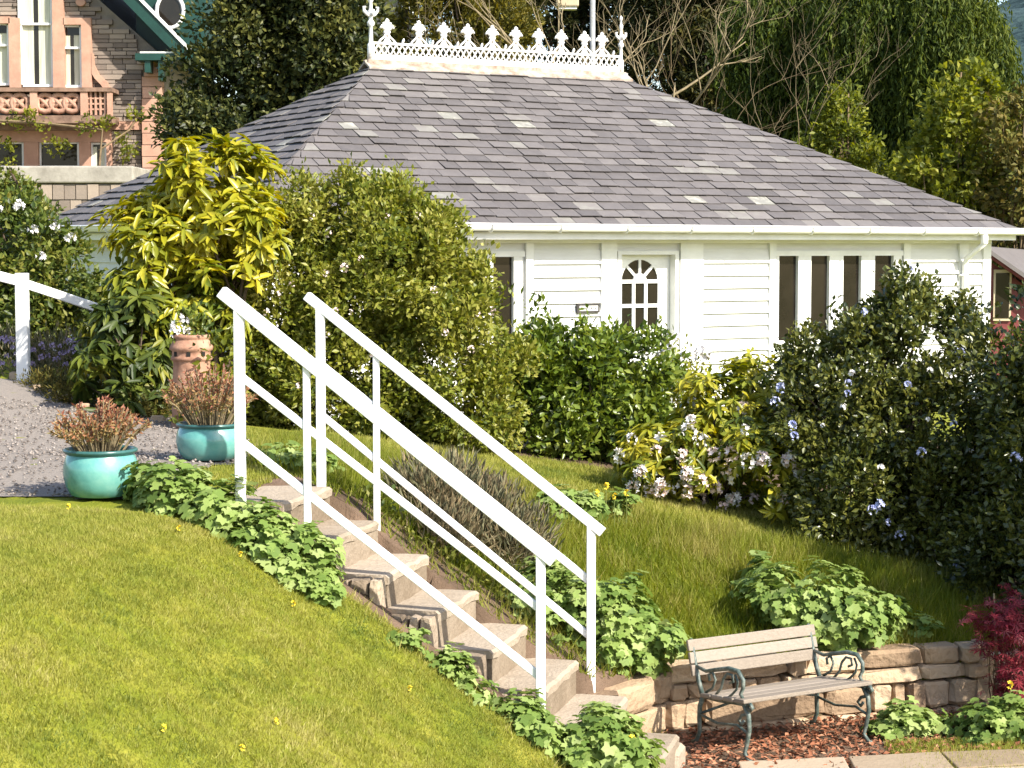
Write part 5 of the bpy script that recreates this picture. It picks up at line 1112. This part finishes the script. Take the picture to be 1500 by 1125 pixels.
# bare pale branched trees
def bare(label, px, Y, ztop_py, seed, spread, n, mat='pale_bark', r=.07, dirx=0.0, cat='tree', lower=None):
    x, y = BX(px, Y); z = tz(x, y); root = thing('bare_tree', label, cat, (x, y, z), 'trees behind the cottage'); rg = random.Random(seed); top = P(px, ztop_py, Y).z; H = top - z; m = MB()
    tr = MB(); tr.tube([(x, y, z - .2), (x + dirx * .2, y, z + H * .4), (x + dirx * .5, y, z + H * .75)], [r * 1.3, r, r * .2], 7); tr.build('trunk', mat, root, smooth=True)
    def grow(p, d, L, rad, dep):
        pts = [p]; q = p.copy(); dd = d.copy()
        for i in range(5):
            dd = (dd + Vector((rg.uniform(-1, 1), rg.uniform(-1, 1), rg.uniform(-.6, .9))) * .22).normalized(); q = q + dd * L / 5; pts.append(q.copy())
        m.tube(pts, [rad * (1 - .13 * i) for i in range(6)], 4, cap=False)
        if dep > 0:
            for i in range(3): k = rg.randint(2, 5); grow(pts[k], (dd + Vector((rg.uniform(-1, 1), rg.uniform(-1, 1), rg.uniform(-.4, .8))) * .8).normalized(), L * rg.uniform(.45, .7), rad * .55, dep - 1)
    for i in range(n):
        h = z + H * rg.uniform(lower if lower else .35, .72); a = rg.uniform(0, 6.28); grow(Vector((x + dirx * .3, y, h)), Vector((math.cos(a) * spread + dirx * .5, math.sin(a) * spread, .8)).normalized(), H * rg.uniform(.28, .45), r * .5, 3)
    m.build('branches', mat, root, smooth=True)
bare('leafless tree with pale arching branches behind the ridge cresting', 800, 38, -40, 601, .8, 7, r=.07, dirx=-.3); bare('leafless tree with pale spreading branches right of the ridge finial', 965, 36, -10, 602, 1.2, 5, r=.06, dirx=.6, lower=.45)
bare('brown twiggy leafless shrub behind the right hip of the roof', 1030, 38, 70, 603, .5, 4, 'twig', .03, .1, 'shrub', .3); bare('thin pale twigged sapling between the weeping trees and the roof', 1175, 35, 100, 604, .35, 5, r=.022, lower=.4)
x_, y_ = 4.75, 12.6  # tree out of view, added to shade the bank where dappled shade implies one
rt_ = thing('leafy_tree', 'leafy green tree out of view beside the lower path, added to shade the bank', 'tree', (x_, y_, tz(x_, y_)))
foliage(rt_, [(4.6, 12.6, 2.4, .7, .8, .65), (5.0, 12.3, 2.1, .8, .8, .6), (4.5, 12.9, 2.7, .5, .6, .4)], 90, .22, 2600, 5, .08, .05, 'leaf_glossy', seed=420, floor=False)
limb_tree(rt_, (x_, y_, tz(x_, y_)), (x_, y_, 2.6), .07, random.Random(42)); branches(rt_, (x_, y_, 1.2), [(4.4, 12.8, 2.5), (5.0, 12.4, 2.4), (4.6, 12.2, 2.1), (5.1, 12.7, 2.2), (4.3, 13.0, 2.7), (4.8, 12.8, 2.8)], .025, random.Random(4), 'bark', 6, 'limbs')
# spring green shrubs along the right of the roof
tree('young_tree', 'small pointed light green tree behind the right roof slope', 1240, 35, [ell(1238, 215, 35, 42, 40, .6), ell(1238, 165, 35, 20, 45, .35), ell(1275, 240, 35, 35, 28, .5), ell(1190, 235, 35, 36, 30, .5), ell(1215, 200, 35, 26, 30, .4)], 411, 'leaf_spring', lumps=80, lumpr=.17, tips=1100, per=4, L=.11, W=.06, tr=.06, limbs=18, trunk='twig', tone=.4)
tree('spring_maple', 'light spring green tree in fresh leaf beside the roof corner', 1410, 33, [ell(1410, 170, 33, 55, 60, .8), ell(1375, 240, 33, 60, 60, .8), ell(1440, 230, 33, 65, 70, .9), ell(1420, 125, 33, 28, 32, .4), ell(1400, 290, 33, 90, 45, .9)], 412, 'leaf_spring', lumps=130, lumpr=.21, tips=2100, per=4, L=.13, W=.085, tr=.08, limbs=26, trunk='twig', tone=.48)
tree('bronze_shrub', 'olive brown leafy tree above the outbuilding roof', 1500, 32, [ell(1490, 190, 32, 38, 55, .6), ell(1500, 270, 32, 60, 60, .8), ell(1560, 230, 32, 60, 90, .8), ell(1480, 320, 32, 70, 40, .7)], 413, 'leaf_juniper', lumps=90, lumpr=.21, tips=1700, per=4, L=.12, W=.07, tr=.07, limbs=22, trunk='twig', tone=.6)
tree('garden_tree', 'bushy dark green tree beyond the outbuilding', 1530, 38, [ell(1450, 330, 38, 70, 70, 1.0), ell(1540, 330, 38, 80, 90, 1.0), ell(1350, 300, 38, 90, 60, 1.0)], 414, 'leaf_holly', lumps=120, lumpr=.3, tips=2200, per=5, L=.14, W=.08, tr=.1, tone=.6)
tree('hedge_tree', 'green hedge tree left of the terrace wall', 20, 30, [ell(10, 320, 30, 90, 40, .9), ell(-60, 290, 30, 90, 70, 1.0)], 415, 'leaf_rose', group='trees behind the cottage', lumps=70, lumpr=.22, tips=1500, per=5, L=.10, W=.06, tr=.08, tone=.5)

# ================================================================== LAWNS
def gravel_edge(Y): return -2.02 + 0.30 * ss(Y, 12.6, 13.4) - 1.55 * ss(Y, 13.9, 17.8)
def t_front(X, Y):
    s, c = sc_(X, Y); return (X > -.31 * Y - .9) & (Y < 11.70) & (c < -1.06 - .45 * ss(-s, -.8, .3)) & (terr(X, Y) > LOW + .03) & ((CAMZ - terr(X, Y)) / Y < .32)
grass('front_lawn_grass', 'short mown yellow green grass of the sloping front lawn', 'grass', t_front, (-5.2, .6, 5.2, 11.7), 900000, .027, .0060, 'grass_blade', 701, lean=.6)
def t_edge(X, Y):
    s, c = sc_(X, Y); return (c < -1.04) & (c > -1.42) & (s > .1) & (s < 2.0)
grass('lawn_edge_grass', 'longer dry grass fringe where the lawn meets the steps', 'grass', t_edge, (-2, .8, 9.8, 12), 16000, .06, .007, 'grass_blade', 702, lean=.6, tone=.66)
def t_back(X, Y):
    s, c = sc_(X, Y); low = _inpoly(X, Y, LOWPOLY); return (c > .42) & ~low & (Y < 17.3) & (Y > 12.6) & (X > -1.75) & (X < 4.6) & ((Y - 13.05) > .31 * (X - 1.9))
grass('bank_long_grass', 'long green grass on the bank above the retaining wall', 'grass', lambda X, Y: t_back(X, Y) & (Y < 14.75 - .02 * X), (-1.8, 4.6, 12.5, 16.7), 150000, .13, .0085, 'grass_long', 703, lean=.42, tone=.62)
grass('upper_lawn_grass', 'short bright lawn strip below the shrubs', 'grass', lambda X, Y: t_back(X, Y) & (Y > 14.55), (-1.8, 4.6, 12.5, 17.4), 200000, .042, .009, 'grass_blade', 704, lean=.5)
grass('path_verge_grass', 'small lawn patch between the pots and the top step', 'grass', lambda X, Y: (X > gravel_edge(Y) - .02) & (Y > 11.7) & (Y < 15.8) & (X < -.6) & (sc_(X, Y)[0] < -.40 + 2 * (Y > 12.75)) & ((Y > 12.75) | (sc_(X, Y)[1] > -.85) | (X < -1.55)), (-2.6, -.6, 11.7, 15.8), 70000, .035, .007, 'grass_blade', 707)
grass('lower_lawn_grass', 'patch of short grass beside the flagstone path', 'grass', lambda X, Y: (Y > 11.2) & (Y < 12.75) & (X > 2.35) & (X < 4.3) & (Y < 12.25 + .2 * (X - 2)), (2.3, 4.3, 11.2, 12.8), 40000, .05, .008, 'grass_blade', 705)
grass('border_weeds', 'loose dry weeds and grasses in the soil along the far side of the steps', 'weeds', lambda X, Y: (sc_(X, Y)[1] > .05) & (sc_(X, Y)[1] < .6) & (sc_(X, Y)[0] > -.2) & (sc_(X, Y)[0] < 2.1), (-2, 1.5, 11.5, 13.5), 9000, .11, .008, 'grass_long', 706, lean=.6, tone=.6)
